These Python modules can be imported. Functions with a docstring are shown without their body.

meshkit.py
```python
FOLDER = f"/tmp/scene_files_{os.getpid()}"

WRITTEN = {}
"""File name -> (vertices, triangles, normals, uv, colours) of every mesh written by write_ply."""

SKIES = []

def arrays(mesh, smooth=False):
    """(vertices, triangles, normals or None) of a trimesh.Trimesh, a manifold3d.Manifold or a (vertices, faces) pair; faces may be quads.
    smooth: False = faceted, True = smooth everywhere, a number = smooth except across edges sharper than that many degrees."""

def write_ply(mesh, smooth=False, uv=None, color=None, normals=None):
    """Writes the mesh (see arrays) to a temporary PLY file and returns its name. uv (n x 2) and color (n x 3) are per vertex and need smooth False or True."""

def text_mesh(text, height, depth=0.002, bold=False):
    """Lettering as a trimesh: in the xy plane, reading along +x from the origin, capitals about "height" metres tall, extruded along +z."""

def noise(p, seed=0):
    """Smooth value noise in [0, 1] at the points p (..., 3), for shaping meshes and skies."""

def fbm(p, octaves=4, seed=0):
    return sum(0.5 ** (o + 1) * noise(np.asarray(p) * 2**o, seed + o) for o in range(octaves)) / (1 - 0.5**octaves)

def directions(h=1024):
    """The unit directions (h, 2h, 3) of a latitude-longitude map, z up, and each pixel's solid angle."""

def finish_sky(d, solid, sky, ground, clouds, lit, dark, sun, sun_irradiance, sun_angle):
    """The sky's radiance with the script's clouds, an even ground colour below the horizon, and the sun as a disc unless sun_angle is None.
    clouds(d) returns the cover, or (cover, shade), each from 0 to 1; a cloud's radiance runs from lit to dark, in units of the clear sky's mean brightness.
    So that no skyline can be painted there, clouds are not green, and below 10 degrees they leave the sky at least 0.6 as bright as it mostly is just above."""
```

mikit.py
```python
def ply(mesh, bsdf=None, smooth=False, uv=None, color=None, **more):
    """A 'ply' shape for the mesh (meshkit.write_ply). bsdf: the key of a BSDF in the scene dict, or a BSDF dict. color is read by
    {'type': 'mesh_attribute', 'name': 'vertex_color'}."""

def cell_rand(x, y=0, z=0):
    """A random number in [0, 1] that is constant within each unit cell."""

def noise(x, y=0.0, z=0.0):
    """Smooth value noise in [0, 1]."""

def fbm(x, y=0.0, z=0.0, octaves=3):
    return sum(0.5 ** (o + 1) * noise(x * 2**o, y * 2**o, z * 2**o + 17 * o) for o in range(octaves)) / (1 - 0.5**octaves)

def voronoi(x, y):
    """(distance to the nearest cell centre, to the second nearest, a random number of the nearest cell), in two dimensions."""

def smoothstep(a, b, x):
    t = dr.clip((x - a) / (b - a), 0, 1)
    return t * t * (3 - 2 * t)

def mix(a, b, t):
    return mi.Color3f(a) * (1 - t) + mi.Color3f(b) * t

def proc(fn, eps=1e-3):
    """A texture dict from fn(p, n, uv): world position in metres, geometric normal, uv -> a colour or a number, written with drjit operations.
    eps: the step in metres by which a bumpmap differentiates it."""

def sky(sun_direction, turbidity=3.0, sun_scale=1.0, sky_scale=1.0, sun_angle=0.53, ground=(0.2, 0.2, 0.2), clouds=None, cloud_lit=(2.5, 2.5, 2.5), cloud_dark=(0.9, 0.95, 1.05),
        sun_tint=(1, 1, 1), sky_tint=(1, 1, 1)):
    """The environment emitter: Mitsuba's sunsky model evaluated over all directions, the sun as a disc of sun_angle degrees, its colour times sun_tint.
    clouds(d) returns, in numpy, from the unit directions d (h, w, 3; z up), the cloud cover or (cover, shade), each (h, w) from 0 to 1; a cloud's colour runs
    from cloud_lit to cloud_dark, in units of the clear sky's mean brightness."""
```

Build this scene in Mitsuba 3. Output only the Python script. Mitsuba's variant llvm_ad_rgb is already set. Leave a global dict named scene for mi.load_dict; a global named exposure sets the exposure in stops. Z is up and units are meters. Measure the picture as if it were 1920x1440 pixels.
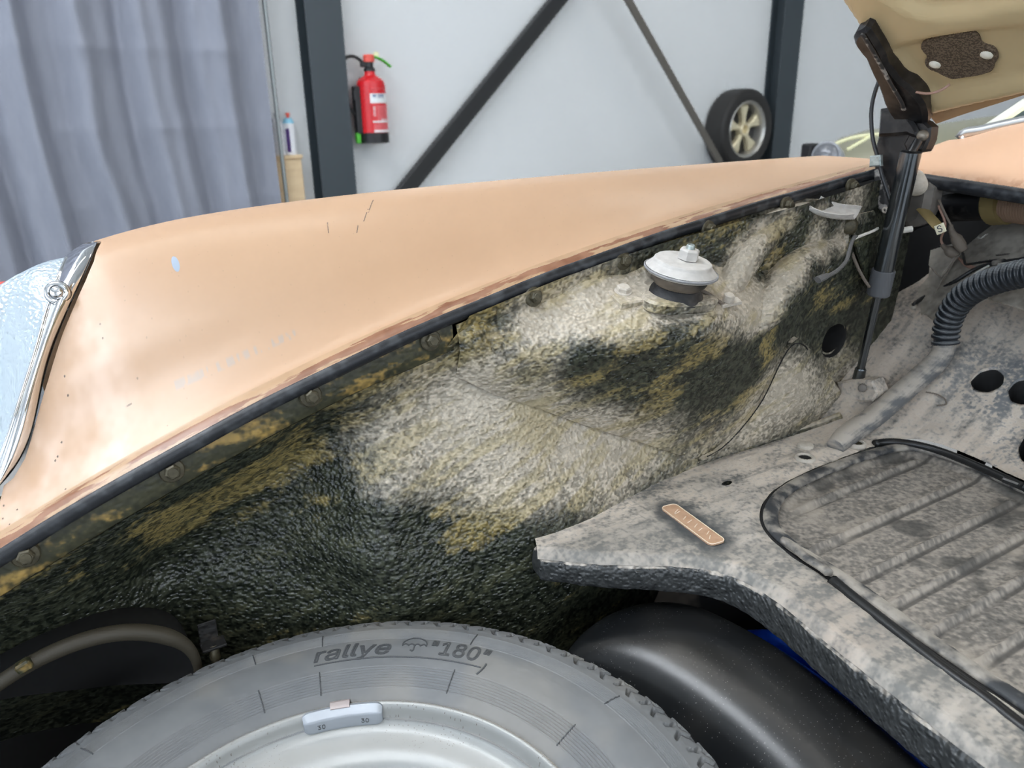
import math, random
import numpy as np, trimesh, shapely, shapely.geometry as sg
import drjit as dr
import mitsuba as mi
import mikit, meshkit
from mikit import proc, noise, fbm, smoothstep, mix, voronoi, ply
from scipy.interpolate import RBFInterpolator, PchipInterpolator, CubicSpline
from scipy.spatial import Delaunay
from scipy.ndimage import gaussian_filter, gaussian_filter1d

T = mi.ScalarTransform4f
random.seed(7)
RNG = np.random.default_rng(7)
scene, labels = {}, {}

# ------------------------------------------------------------------ camera
F, PITCH, ROLL = 1442.0, math.radians(19.7), math.radians(-1.05)
CAM = np.array([0, 0, 1.15])
fw = np.array([0, math.cos(PITCH), -math.sin(PITCH)])
r0, u0 = np.array([1.0, 0, 0]), np.array([0, math.sin(PITCH), math.cos(PITCH)])
ri = math.cos(ROLL) * r0 + math.sin(ROLL) * u0
up = -math.sin(ROLL) * r0 + math.cos(ROLL) * u0
scene['camera'] = {
    'type': 'thinlens', 'fov': 2 * math.degrees(math.atan(960 / F)), 'fov_axis': 'x',
    'aperture_radius': 0.0016, 'focus_distance': 0.80, 'near_clip': 0.02, 'far_clip': 100.0,
    'to_world': T().look_at(origin=CAM.tolist(), target=(CAM + fw).tolist(), up=up.tolist())}
exposure = 0.10

# car frame: l runs to the rear, w outward to the far wing, z up; hall frame: a along the back wall, b towards the camera
PSI = math.radians(31.2)
L = np.array([math.cos(PSI), math.sin(PSI), 0]); N = np.array([-math.sin(PSI), math.cos(PSI), 0]); Z = np.array([0, 0, 1.0])
G0 = np.array([-.399, .544, 0])
AL = math.radians(35)
A = np.array([math.cos(AL), math.sin(AL), 0]); B = np.array([math.sin(AL), -math.cos(AL), 0])
B0 = -4.01            # front face of the steel columns
BW = B0 - 0.13        # plane of the back wall
FZ = 0.20             # hall floor


def W3(l, w, z):
    l, w, z = np.broadcast_arrays(np.asarray(l, float), w, z)
    return G0 + l[..., None] * L + w[..., None] * N + z[..., None] * Z


def H3(a, b, z):
    a, b, z = np.broadcast_arrays(np.asarray(a, float), b, z)
    return a[..., None] * A + b[..., None] * B + z[..., None] * Z


def lwz(p):
    d = np.asarray(p, float) - G0
    return np.stack([d @ L, d @ N, d[..., 2]], -1)


def abz(p):
    p = np.asarray(p, float)
    return np.stack([p @ A, p @ B, p[..., 2]], -1)


def sight(px, py):
    return fw + ri * (px - 960) / F + up * (720 - py) / F


def onpl(px, py, q, n):
    r = sight(px, py)
    return CAM + r * (((np.asarray(q) - CAM) @ n) / (r @ n))


def onw(px, py, w): return lwz(onpl(px, py, G0 + N * w, N))
def onz(px, py, z): return lwz(onpl(px, py, Z * z, Z))
def onl(px, py, l): return lwz(onpl(px, py, G0 + L * l, L))
def onb(px, py, b): return abz(onpl(px, py, B * b, B))


# ------------------------------------------------------------------ light of the hall: daylight windows and ceiling lamps
def emit(r, g, b, s=1.0):
    return {'type': 'area', 'radiance': {'type': 'rgb', 'value': [r * s, g * s, b * s]}}


WIN = dict(win=1.9, side=2.0, lamp=12.5, roof=13.0)

# ------------------------------------------------------------------ materials
def rgb(*c): return {'type': 'rgb', 'value': list(c)}


def prin(color, rough=.5, metal=0.0, spec=.5, **k):
    return {'type': 'principled', 'base_color': rgb(*color) if isinstance(color, tuple) else color,
            'roughness': rough, 'metallic': metal, 'specular': spec, **k}


def mat(name, bsdf, bump=None, scale=.001, eps=.0008):
    if bump is not None:
        bsdf = {'type': 'bumpmap', 'arbitrary': proc(bump, eps), 'scale': scale, 'bsdf': bsdf}
    scene['mat_' + name] = {'type': 'twosided', 'bsdf': bsdf}


def carp(p):
    x, y = p.x - float(G0[0]), p.y - float(G0[1])
    return x * float(L[0]) + y * float(L[1]), x * float(N[0]) + y * float(N[1]), p.z


def blobs(p, lst):
    s = mi.Float(0)
    for c, r, wt in lst:
        d2 = dr.square(p.x - float(c[0])) + dr.square(p.y - float(c[1])) + dr.square(p.z - float(c[2]))
        s += wt * dr.exp(-d2 / (r * r))
    return s


# ------------------------------------------------------------------ mesh helpers
def orient(v, f, ref):
    """Turns the triangles so that most of them face the direction ref."""
    n = np.cross(v[f[:, 1]] - v[f[:, 0]], v[f[:, 2]] - v[f[:, 0]])
    return f if (n @ np.asarray(ref)).sum() >= 0 else f[:, ::-1]


def patch2d(poly, h):
    """Triangulates a shapely polygon (holes allowed) with about h between points."""
    def ring(c):
        c = np.asarray(c)[:-1]; out = []
        for a, b in zip(c, np.roll(c, -1, 0)):
            k = max(1, int(round(np.linalg.norm(b - a) / h)))
            out.append(a + (b - a) * (np.arange(k) / k)[:, None])
        return np.vstack(out)
    rings = [ring(poly.exterior.coords)] + [ring(i.coords) for i in poly.interiors]
    x0, y0, x1, y1 = poly.bounds
    ys = np.arange(y0, y1, h * .87)
    g = np.vstack([np.c_[np.arange(x0 + (k % 2) * h / 2, x1, h), np.full(len(np.arange(x0 + (k % 2) * h / 2, x1, h)), y)] for k, y in enumerate(ys)])
    inner = poly.buffer(-.5 * h)
    g = g[shapely.contains_xy(inner, g[:, 0], g[:, 1])] if not inner.is_empty else g[:0]
    p = np.vstack(rings + [g])
    t = Delaunay(p).simplices
    c = p[t].mean(1)
    t = t[shapely.contains_xy(poly, c[:, 0], c[:, 1])]
    ar = np.cross(p[t[:, 1]] - p[t[:, 0]], p[t[:, 2]] - p[t[:, 0]])
    t = t[np.abs(ar) > 1e-12]; ar = ar[np.abs(ar) > 1e-12]
    t[ar < 0] = t[ar < 0][:, ::-1]
    return p, t


def rim_edges(f):
    e = np.vstack([f[:, [0, 1]], f[:, [1, 2]], f[:, [2, 0]]])
    key = np.sort(e, 1)
    _, idx, cnt = np.unique(key, axis=0, return_index=True, return_counts=True)
    return e[idx[cnt == 1]]


def shell(v, f, t):
    """Gives the sheet (v, f) the thickness t on its back."""
    m = trimesh.Trimesh(v, f, process=False)
    n = meshkit.arrays(m, True)[2]
    k = len(v); e = rim_edges(f)
    vv = np.vstack([v, v - n * t])
    side = np.vstack([np.c_[e[:, 1], e[:, 0], e[:, 0] + k], np.c_[e[:, 1], e[:, 0] + k, e[:, 1] + k]])
    return vv, np.vstack([f, f[:, ::-1] + k, side])


def grid_mesh(P, closed_u=False, closed_v=False):
    """Faces for a grid of points P (nu, nv, 3)."""
    nu, nv = P.shape[:2]
    iu = np.arange(nu if closed_u else nu - 1); iv = np.arange(nv if closed_v else nv - 1)
    a, b = np.meshgrid(iu, iv, indexing='ij')
    a2, b2 = (a + 1) % nu, (b + 1) % nv
    q = np.stack([a * nv + b, a2 * nv + b, a2 * nv + b2, a * nv + b2], -1).reshape(-1, 4)
    return P.reshape(-1, 3), np.vstack([q[:, [0, 1, 2]], q[:, [0, 2, 3]]])


def spline(pts, n=None, step=.004):
    pts = np.asarray(pts, float)
    d = np.r_[0, np.cumsum(np.linalg.norm(np.diff(pts, axis=0), axis=1))]
    cs = (lambda x: np.stack([np.interp(x, d, pts[:, k]) for k in range(3)], -1)) if len(pts) < 3 else CubicSpline(d, pts)
    n = n or max(4, int(d[-1] / step))
    return cs(np.linspace(0, d[-1], n))


def tube(pts, r, k=12, caps=True, sq=None):
    """A tube along points; r a number or one per point; sq=(sx, sy): flattened section with its y axis kept near world up."""
    pts = np.asarray(pts, float); n = len(pts)
    r = np.broadcast_to(np.asarray(r, float), (n,))
    t = np.gradient(pts, axis=0); t /= np.linalg.norm(t, axis=1, keepdims=True)
    x = np.zeros_like(pts)
    x[0] = np.cross(t[0], Z if abs(t[0, 2]) < .95 else L); x[0] /= np.linalg.norm(x[0])
    for i in range(1, n):
        if sq is not None and abs(t[i, 2]) < .95:
            x[i] = np.cross(t[i], Z)
        else:
            x[i] = x[i - 1] - t[i] * (x[i - 1] @ t[i])
        x[i] /= np.linalg.norm(x[i])
    y = np.cross(x, t)
    a = np.arange(k) * 2 * np.pi / k
    sx, sy = sq or (1, 1)
    P = pts[:, None] + r[:, None, None] * (sx * np.cos(a)[None, :, None] * x[:, None] + sy * np.sin(a)[None, :, None] * y[:, None])
    v, f = grid_mesh(P, closed_v=True)
    if caps:
        v = np.vstack([v, pts[0], pts[-1]]); c0, c1 = len(v) - 2, len(v) - 1
        i = np.arange(k); j = (i + 1) % k; o = (n - 1) * k
        f = np.vstack([f, np.c_[i, j, np.full(k, c0)], np.c_[j + o, i + o, np.full(k, c1)]])
    m = trimesh.Trimesh(v, f, process=False)
    if m.volume < 0: m.invert()
    return m


def frame(axis, xref=None):
    z = np.asarray(axis, float); z = z / np.linalg.norm(z)
    x = np.asarray(xref if xref is not None else (Z if abs(z[2]) < .9 else L), float)
    x = x - z * (x @ z); x /= np.linalg.norm(x)
    return x, np.cross(z, x), z


def lathe(prof, c, axis, k=48, closed=False, xref=None):
    """Turns the profile (radius, height) round an axis through c."""
    prof = np.asarray(prof, float); x, y, z = frame(axis, xref)
    a = np.arange(k) * 2 * np.pi / k
    P = np.asarray(c) + prof[:, None, :1] * (np.cos(a)[None, :, None] * x + np.sin(a)[None, :, None] * y) + prof[:, None, 1:] * z
    v, f = grid_mesh(P, closed_u=closed, closed_v=True)
    m = trimesh.Trimesh(v, f, process=True)
    return m


def prism(pts2, c, ex, ey, d0, d1, bevel=0.0):
    """A polygon in the plane (c; ex, ey), extruded from d0 to d1 along ex x ey, its front edge chamfered."""
    p = np.asarray(pts2, float)
    poly = sg.Polygon(p)
    if not poly.is_valid: poly = poly.buffer(0)
    ez = np.cross(ex, ey)
    ms = []
    if bevel > 0:
        import manifold3d as m3
        cs = lambda g: m3.CrossSection([np.asarray(g.exterior.coords)[:-1]])
        lo = m3.Manifold.extrude(cs(poly), max(d1 - d0 - bevel, 1e-5))
        inn = poly.buffer(-bevel)
        if inn.geom_type != 'Polygon': inn = max(inn.geoms, key=lambda g: g.area)
        inn = sg.Polygon(inn.exterior)
        a = trimesh.creation.extrude_polygon(poly, d1 - d0 - bevel, engine='earcut')
        pts_lo = np.asarray(poly.exterior.coords)[:-1]
        # chamfer ring: nearest point of the inset for every outline point
        q = np.array([shapely.ops.nearest_points(inn.exterior, sg.Point(*s))[0].coords[0] for s in pts_lo])
        n = len(pts_lo); h0 = d1 - d0 - bevel
        v = np.vstack([np.c_[pts_lo, np.full(n, h0)], np.c_[q, np.full(n, d1 - d0)]])
        i = np.arange(n); j = (i + 1) % n
        f = np.vstack([np.c_[i, j, j + n], np.c_[i, j + n, i + n]])
        pq = sg.Polygon(q)
        if not pq.is_valid: pq = pq.buffer(0)
        top = trimesh.creation.extrude_polygon(pq if pq.geom_type == 'Polygon' else max(pq.geoms, key=lambda g: g.area), 1e-5, engine='earcut')
        top.apply_translation([0, 0, d1 - d0 - 1e-5])
        ms = trimesh.util.concatenate([a, trimesh.Trimesh(v, f, process=False), top])
    else:
        ms = trimesh.creation.extrude_polygon(poly, d1 - d0, engine='earcut')
    v = np.asarray(ms.vertices)
    w = np.asarray(c) + v[:, :1] * ex + v[:, 1:2] * ey + (v[:, 2:] + d0) * ez
    return trimesh.Trimesh(w, ms.faces, process=False)


import shapely.ops


def rbox(size, r=.004):
    """A box with chamfered edges, centred on the origin."""
    s = np.asarray(size, float) / 2
    pts = []
    for k in np.ndindex(2, 2, 2):
        sg_ = np.array(k) * 2 - 1
        for ax in range(3):
            q = sg_ * (s - r); q[ax] = sg_[ax] * s[ax]; pts.append(q)
    return trimesh.Trimesh(pts, process=False).convex_hull


def place(m, c, ex, ey, ez):
    v = np.asarray(m.vertices)
    return trimesh.Trimesh(np.asarray(c) + v[:, :1] * ex + v[:, 1:2] * ey + v[:, 2:] * ez, m.faces, process=False)


def hbox(a0, a1, b0, b1, z0, z1, r=.003):
    m = rbox((a1 - a0, b1 - b0, z1 - z0), r)
    return place(m, H3((a0 + a1) / 2, (b0 + b1) / 2, (z0 + z1) / 2), A, B, Z)


def cat(*ms): return trimesh.util.concatenate([trimesh.Trimesh(m[0], m[1], process=False) if isinstance(m, tuple) else m for m in ms])


def key_for(name):
    if name not in scene and name not in labels: return name
    k = 1
    while f'{name}_{k:03d}' in scene or f'{name}_{k:03d}' in labels: k += 1
    return f'{name}_{k:03d}'


def add(name, mesh, m, parent=None, smooth=30, label=None, cat_=None, group=None, kind=None, uv=None, **more):
    key = key_for((parent + '__' if parent else '') + name)
    scene[key] = ply(mesh, 'mat_' + m, smooth=smooth, uv=uv, **more)
    d = {}
    if label: d['label'] = label
    if cat_: d['category'] = cat_
    if group: d['group'] = group
    if kind: d['kind'] = kind
    if d: labels[key] = d
    return key


def thing(name, label, cat_, group=None):
    key = key_for(name)
    labels[key] = {'label': label, 'category': cat_, **({'group': group} if group else {})}
    return key


def text_shapes(text, height, bold=True):
    m = meshkit.text_mesh(text, height, .002, bold)
    s = m.section(plane_origin=[0, 0, .001], plane_normal=[0, 0, 1])
    p2, tr = s.to_2D(to_2D=np.eye(4)) if hasattr(s, 'to_2D') else s.to_planar(to_2D=np.eye(4))
    return list(p2.polygons_full)

# ------------------------------------------------------------------ materials of the hall
mat('plaster', prin(proc(lambda p, n, uv: mix((.67, .685, .69), (.73, .745, .75), fbm(p.x * 1.3, p.y * 1.3, p.z * 1.3))), .75))
mat('concrete', prin(proc(lambda p, n, uv: mix((.26, .26, .255), (.36, .355, .34), fbm(p.x * 3, p.y * 3, 0, 4))), .45))
mat('steel_paint', prin((.035, .047, .055), .38))
mat('brace_paint', prin((.016, .017, .018), .45))
mat('brace_bare', prin((.115, .105, .09), .45))
mat('pole', prin((.33, .36, .36), .35, .6))
mat('curtain', prin(proc(lambda p, n, uv: mix((.215, .228, .275), (.265, .278, .325), fbm(p.x * 30, p.y * 30, p.z * 8, 3))), .85, sheen=.3))
mat('plywood', prin(proc(lambda p, n, uv: mix((.62, .45, .27), (.74, .57, .36), fbm(p.x * 6, p.y * 6, p.z * 60, 3))), .6))
mat('red', prin((.60, .010, .016), .3, clearcoat=.4))
mat('black_plastic', prin((.012, .012, .013), .4))
mat('green_plastic', prin((.07, .42, .03), .4))
mat('white_label', prin((.72, .75, .76), .5))
mat('pink_label', prin((.66, .11, .12), .5))
mat('blue_grey', prin((.13, .17, .30), .5))
mat('can_white', prin((.74, .75, .78), .35))
mat('can_purple', prin((.07, .03, .16), .4))
mat('can_blue', prin((.25, .55, .72), .35))
mat('can_red', prin((.75, .10, .07), .4))
mat('brass_light', prin((.62, .55, .42), .3, .7))
mat('rubber_far', prin((.022, .021, .020), .6))
mat('alloy_pale', prin((.74, .66, .46), .32, .35))
mat('alloy_grey', prin((.48, .47, .45), .3, .7))
mat('alloy_black', prin((.015, .015, .015), .45))
mat('window_pane', prin((.8, .85, .9), .3))
mat('lamp_case', prin((.75, .75, .75), .5))
mat('olive_car', prin((.24, .235, .165), .3, clearcoat=.6, clearcoat_gloss=.9))
mat('pale_trim', prin((.82, .80, .50), .2, .2))
mat('lamp_glass', prin((.16, .165, .18), .2, .2, clearcoat=.6))
mat('trolley_grey', prin((.25, .26, .28), .4))

# ------------------------------------------------------------------ the hall
def slab(name, c0, c1, m, label=None):
    a0, b0, z0 = c0; a1, b1, z1 = c1
    add(name, hbox(a0, a1, b0, b1, z0, z1, .002), m, smooth=False, kind='structure', label=label)


A0_, A1_, BF, ZC = -5.0, 11.0, 5.5, 5.0
slab('floor', (A0_, BW, FZ - .15), (A1_, BF, FZ), 'concrete')
slab('ceiling', (A0_, BW, ZC), (A1_, BF, ZC + .15), 'plaster')
slab('wall_back', (A0_, BW - .15, FZ - .15), (A1_, BW, ZC + .15), 'plaster', 'white plastered hall wall behind the car')
slab('wall_left', (A0_ - .15, BW - .15, FZ - .15), (A0_, BF, ZC + .15), 'plaster')
slab('wall_right', (A1_, BW - .15, FZ - .15), (A1_ + .15, BF, ZC + .15), 'plaster')
slab('wall_front', (A0_, BF, FZ - .15), (A1_, BF + .15, ZC + .15), 'plaster')


def window(name, c, e1, e2, nn, w, h, rad):
    """A daylight window in a wall: frame, bars and a bright frosted pane. nn looks into the hall."""
    fr = []
    for x in np.linspace(-w / 2, w / 2, 5): fr.append(place(rbox((.06, h + .06, .08)), c + e1 * x, e1, e2, nn))
    for y in (-h / 2, 0, h / 2): fr.append(place(rbox((w + .06, .06, .08)), c + e2 * y, e1, e2, nn))
    add(name, cat(*fr), 'steel_paint', smooth=False, kind='structure')
    v = np.array([c + nn * .01 + e1 * sx * w / 2 + e2 * sy * h / 2 for sx, sy in ((-1, -1), (1, -1), (1, 1), (-1, 1))])
    f = orient(v, np.array([[0, 1, 2], [0, 2, 3]]), nn)
    add('pane', (v, f), 'window_pane', parent=name, smooth=False, emitter=emit(*rad))


window('window_1', H3(2.0, BF - .03, 2.6), A, Z, -B, 9.0, 3.2, np.array([.90, .98, 1.08]) * WIN['win'])
window('window_2', H3(A0_ + .03, .8, 2.5), B, Z, A, 6.5, 2.8, np.array([.86, .97, 1.12]) * WIN['side'])
window('window_3', H3(-1.6, -.9, ZC - .03), A, B, -Z, 1.25, 6.0, np.array([.93, .98, 1.04]) * WIN['roof'])
for i, (a, b) in enumerate([(0.2, -2.0), (4.2, -2.0), (-1.5, 1.2), (2.6, 1.2), (6.5, 1.2), (0.2, 3.6), (4.2, 3.6)]):
    k = thing('ceiling_lamp', 'long white strip lamp hung under the hall ceiling', 'lamp', 'strip lamps under the ceiling')
    add('case', hbox(a - 1.25, a + 1.25, b - .12, b + .12, ZC - .40, ZC - .33), 'lamp_case', k, False)
    for s_ in (-1, 1): add('cord', tube(np.array([H3(a + s_, b, ZC - .34), H3(a + s_, b, ZC + .01)]), .005, 6), 'black_plastic', k)
    v = np.array([H3(a + sx * 1.2, b + sy * .10, ZC - .402) for sx, sy in ((-1, -1), (1, -1), (1, 1), (-1, 1))])
    add('diffuser', (v, orient(v, np.array([[0, 1, 2], [0, 2, 3]]), -Z)), 'window_pane', k, False, emitter=emit(1.0, .955, .88, WIN['lamp']))


# steel columns with wide flanges, standing against the wall
def column(a0, a1, label):
    k = thing('steel_column', label, 'column')
    zt, d = ZC, B0 - BW
    add('front_flange', hbox(a0, a1, B0 - .011, B0, FZ, zt, .001), 'steel_paint', k, False)
    add('web', hbox((a0 + a1) / 2 - .05, (a0 + a1) / 2 - .04, BW + .011, B0 - .011, FZ, zt, .001), 'steel_paint', k, False)
    add('rear_flange', hbox(a0, a1, BW, BW + .011, FZ, zt, .001), 'steel_paint', k, False)


column(1.603, 1.797, 'dark grey steel column left of the fire extinguisher')
column(5.375, 5.60, 'dark grey steel column right of the alloy wheel on the wall')


def brace(p, q, wd, label, m_='brace_paint', th=.05, bo_=.06):
    k = key_for('steel_brace')
    p, q = np.array(p), np.array(q); d = (q - p) / np.linalg.norm(q - p)
    p3, q3 = H3(p[0], BW + bo_, p[1]), H3(q[0], BW + bo_, q[1])
    ex = (q3 - p3) / np.linalg.norm(q3 - p3); ey = np.cross(B, ex)
    m = place(rbox((np.linalg.norm(q3 - p3), wd, th), .003), (p3 + q3) / 2, ex, ey, B)
    add('steel_brace', m, m_, smooth=False, label=label, cat_='brace')


def ext(p, q, za, zb):
    f = lambda z: (p[0] + (q[0] - p[0]) * (z - p[1]) / (q[1] - p[1]), z)
    return f(za), f(zb)


b1 = [onb(*s, BW + .085)[[0, 2]] for s in ((763, 358), (1050, 0))]
b2 = [onb(*s, BW + .225)[[0, 2]] for s in ((1347, 296), (1180, 0))]
zs_ = b1[0][1] + (b1[1][1] - b1[0][1]) * (1.86 - b1[0][0]) / (b1[1][0] - b1[0][0])
brace(*ext(*b1, zs_, 2.04), .088, 'thick black diagonal steel brace rising to the right of the fire extinguisher')
brace(*ext(*b2, FZ, 2.04), .052, 'thin brownish diagonal steel brace passing in front of the alloy wheel', 'brace_bare', .02, .215)

# curtain with folds and packing creases
ca0, ca1, cz0, cz1, cb = -1.7, onb(506, 200, B0 + .06)[0], FZ + .03, 3.4, B0 + .06
U, V = np.meshgrid(np.linspace(0, 1, 620), np.linspace(0, 1, 240), indexing='ij')
aa = ca0 + (ca1 - ca0) * U; zz = cz0 + (cz1 - cz0) * V
q = np.stack([aa, zz * .35, 0 * aa], -1)
wob = (meshkit.fbm(q * 2.1, 3, 3) - .5) * .5
ph = aa * 2 * np.pi / .27 + wob * 7
fold = .044 * np.sin(ph) + .014 * np.sin(2.3 * ph + 1.0 + 3 * wob) + .010 * (meshkit.fbm(np.stack([aa * 9, zz * 1.5, 0 * aa], -1), 3, 9) - .5) * 2
for zc in [onb(120, y, cb)[2] for y in (88, 245, 396)]:
    bend = np.exp(-np.abs(zz - zc) / .05)
    fold += bend * .026 * (meshkit.noise(np.stack([aa * 11, 0 * aa + zc * 7, 0 * aa], -1), 4) - .25)
P = H3(aa, cb + fold * (1 - .6 * np.exp(-((U - 1) / .012) ** 2)), zz)
v, f = grid_mesh(P)
add('curtain', (v, orient(v, f, B)), 'curtain', smooth=True, label='grey blue curtain hanging in folds beside the white wall', cat_='curtain')
pa = onb(512, 150, B0 + .02)[0]
add('curtain_pole', tube(np.array([H3(pa, B0 + .02, FZ), H3(pa, B0 + .02, ZC)]), .011, 12), 'pole', label='thin grey upright pole at the right edge of the curtain', cat_='pole')

# plywood cabinet with spray cans behind the pole
pz = onb(550, 291, B0 - .03)[2]
xa, xb = onb(528, 300, B0 - .03)[0], onb(567, 310, B0 - .03)[0]
k = thing('plywood_cabinet', 'pale plywood cabinet between the curtain and the steel column', 'cabinet')
add('body', hbox(xa - .25, xb, BW + .004, B0 - .035, FZ, pz - .018), 'plywood', k, False)
add('top', hbox(xa - .26, xb + .006, BW + .004, B0 - .025, pz - .018, pz), 'plywood', k, False)


def can(px, label, stripe):
    ca = onb(px, 260, B0 - .075)[0]; c = H3(ca, B0 - .075, pz); r = .031
    k = thing('spray_can', label, 'spray can')
    add('body', lathe([(0, 0), (r, .0), (r + .0012, .004), (r, .008), (r, .150), (r - .002, .156), (.0, .157)], c, Z, 28), 'can_white', k)
    add('shoulder', lathe([(r - .002, .154), (r - .004, .165), (.016, .182), (.0, .183)], c, Z, 28), 'can_blue' if stripe else 'can_white', k)
    add('nozzle', lathe([(.007, .18), (.008, .196), (.012, .198), (.011, .206), (0, .208)], c, Z, 16), 'can_red' if stripe else 'can_white', k)
    if stripe:
        a_ = np.linspace(-1.0, -.35, 8) + math.atan2(-1, 0)
        ring = lambda z: np.stack([c + (r + .0006) * (math.cos(t) * A - math.sin(t) * B) + Z * z for t in a_])
        v, f = grid_mesh(np.stack([ring(.015), ring(.13)], 0))
        add('stripe', (v, orient(v, f, B)), 'can_purple', k, False)


can(544, 'white spray can with blue shoulder and red nozzle on the plywood cabinet', True)
can(521, 'white spray can half hidden behind the grey pole', False)

# fire extinguisher on the wall
ea = onb(697, 190, BW + .10)[0]; ez0 = onb(700, 268, BW + .10)[2]; ez1 = onb(697, 142, BW + .10)[2]
ec = H3(ea, BW + .10, ez0); er = .077; hh = ez1 - ez0
k = thing('fire_extinguisher', 'red fire extinguisher with white label hanging on the wall', 'fire extinguisher')
add('cylinder', lathe([(0, .01), (er, .012), (er, hh - .055), (er * .93, hh - .028), (er * .7, hh - .012), (er * .42, hh), (.028, hh + .012), (.026, hh + .03), (0, hh + .03)], ec, Z, 48), 'red', k)
add('foot_ring', lathe([(0, .0), (er + .003, .0), (er + .003, .052), (er, .054), (0, .054)], ec, Z, 48), 'black_plastic', k)
add('valve', cat(lathe([(0, hh + .02), (.031, hh + .022), (.031, hh + .034), (.022, hh + .04), (.022, hh + .07), (0, hh + .07)], ec, Z, 24), place(rbox((.055, .03, .028)), ec + Z * (hh + .055) - A * .02, A, B, Z)), 'black_plastic', k)
add('plunger', lathe([(0, hh + .065), (.030, hh + .067), (.030, hh + .098), (.024, hh + .104), (0, hh + .104)], ec, Z, 24), 'can_red', k)
add('lever', tube(spline([ec + Z * (hh + .095) + A * .02, ec + Z * (hh + .085) + A * .06, ec + Z * (hh + .045) + A * .125], 10), .010, 10, sq=(1.4, .7)), 'green_plastic', k)
add('safety_pin', lathe([(.0, -.006), (.014, -.006), (.014, .006), (0, .006)], ec + Z * (hh + .105) + A * .045, B, 16), 'pale_trim', k)
add('hose', tube(spline([ec + Z * (hh + .05) - A * .03, ec + Z * (hh + .088) - A * .07, ec + Z * (hh + .092) - A * .115, ec + Z * (hh + .05) - A * .16, ec + Z * (hh * .72) - A * .155, ec + Z * (hh * .52) - A * .125, ec + Z * (hh * .40) - A * .095, ec + Z * .03 - A * .088], 40), .0085, 10), 'black_plastic', k)
add('hose_holder', cat(place(rbox((.03, .05, .24)), ec - A * .088 + Z * (.05 + .12), A, B, Z), place(rbox((.03, .03, .05)), ec - A * .095 + Z * .245 + B * .01, A, B, Z)), 'black_plastic', k)
add('hose_nozzle', place(rbox((.024, .03, .055)), ec - A * .098 + Z * .028 + B * .005, A, B, Z), 'green_plastic', k)
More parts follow.
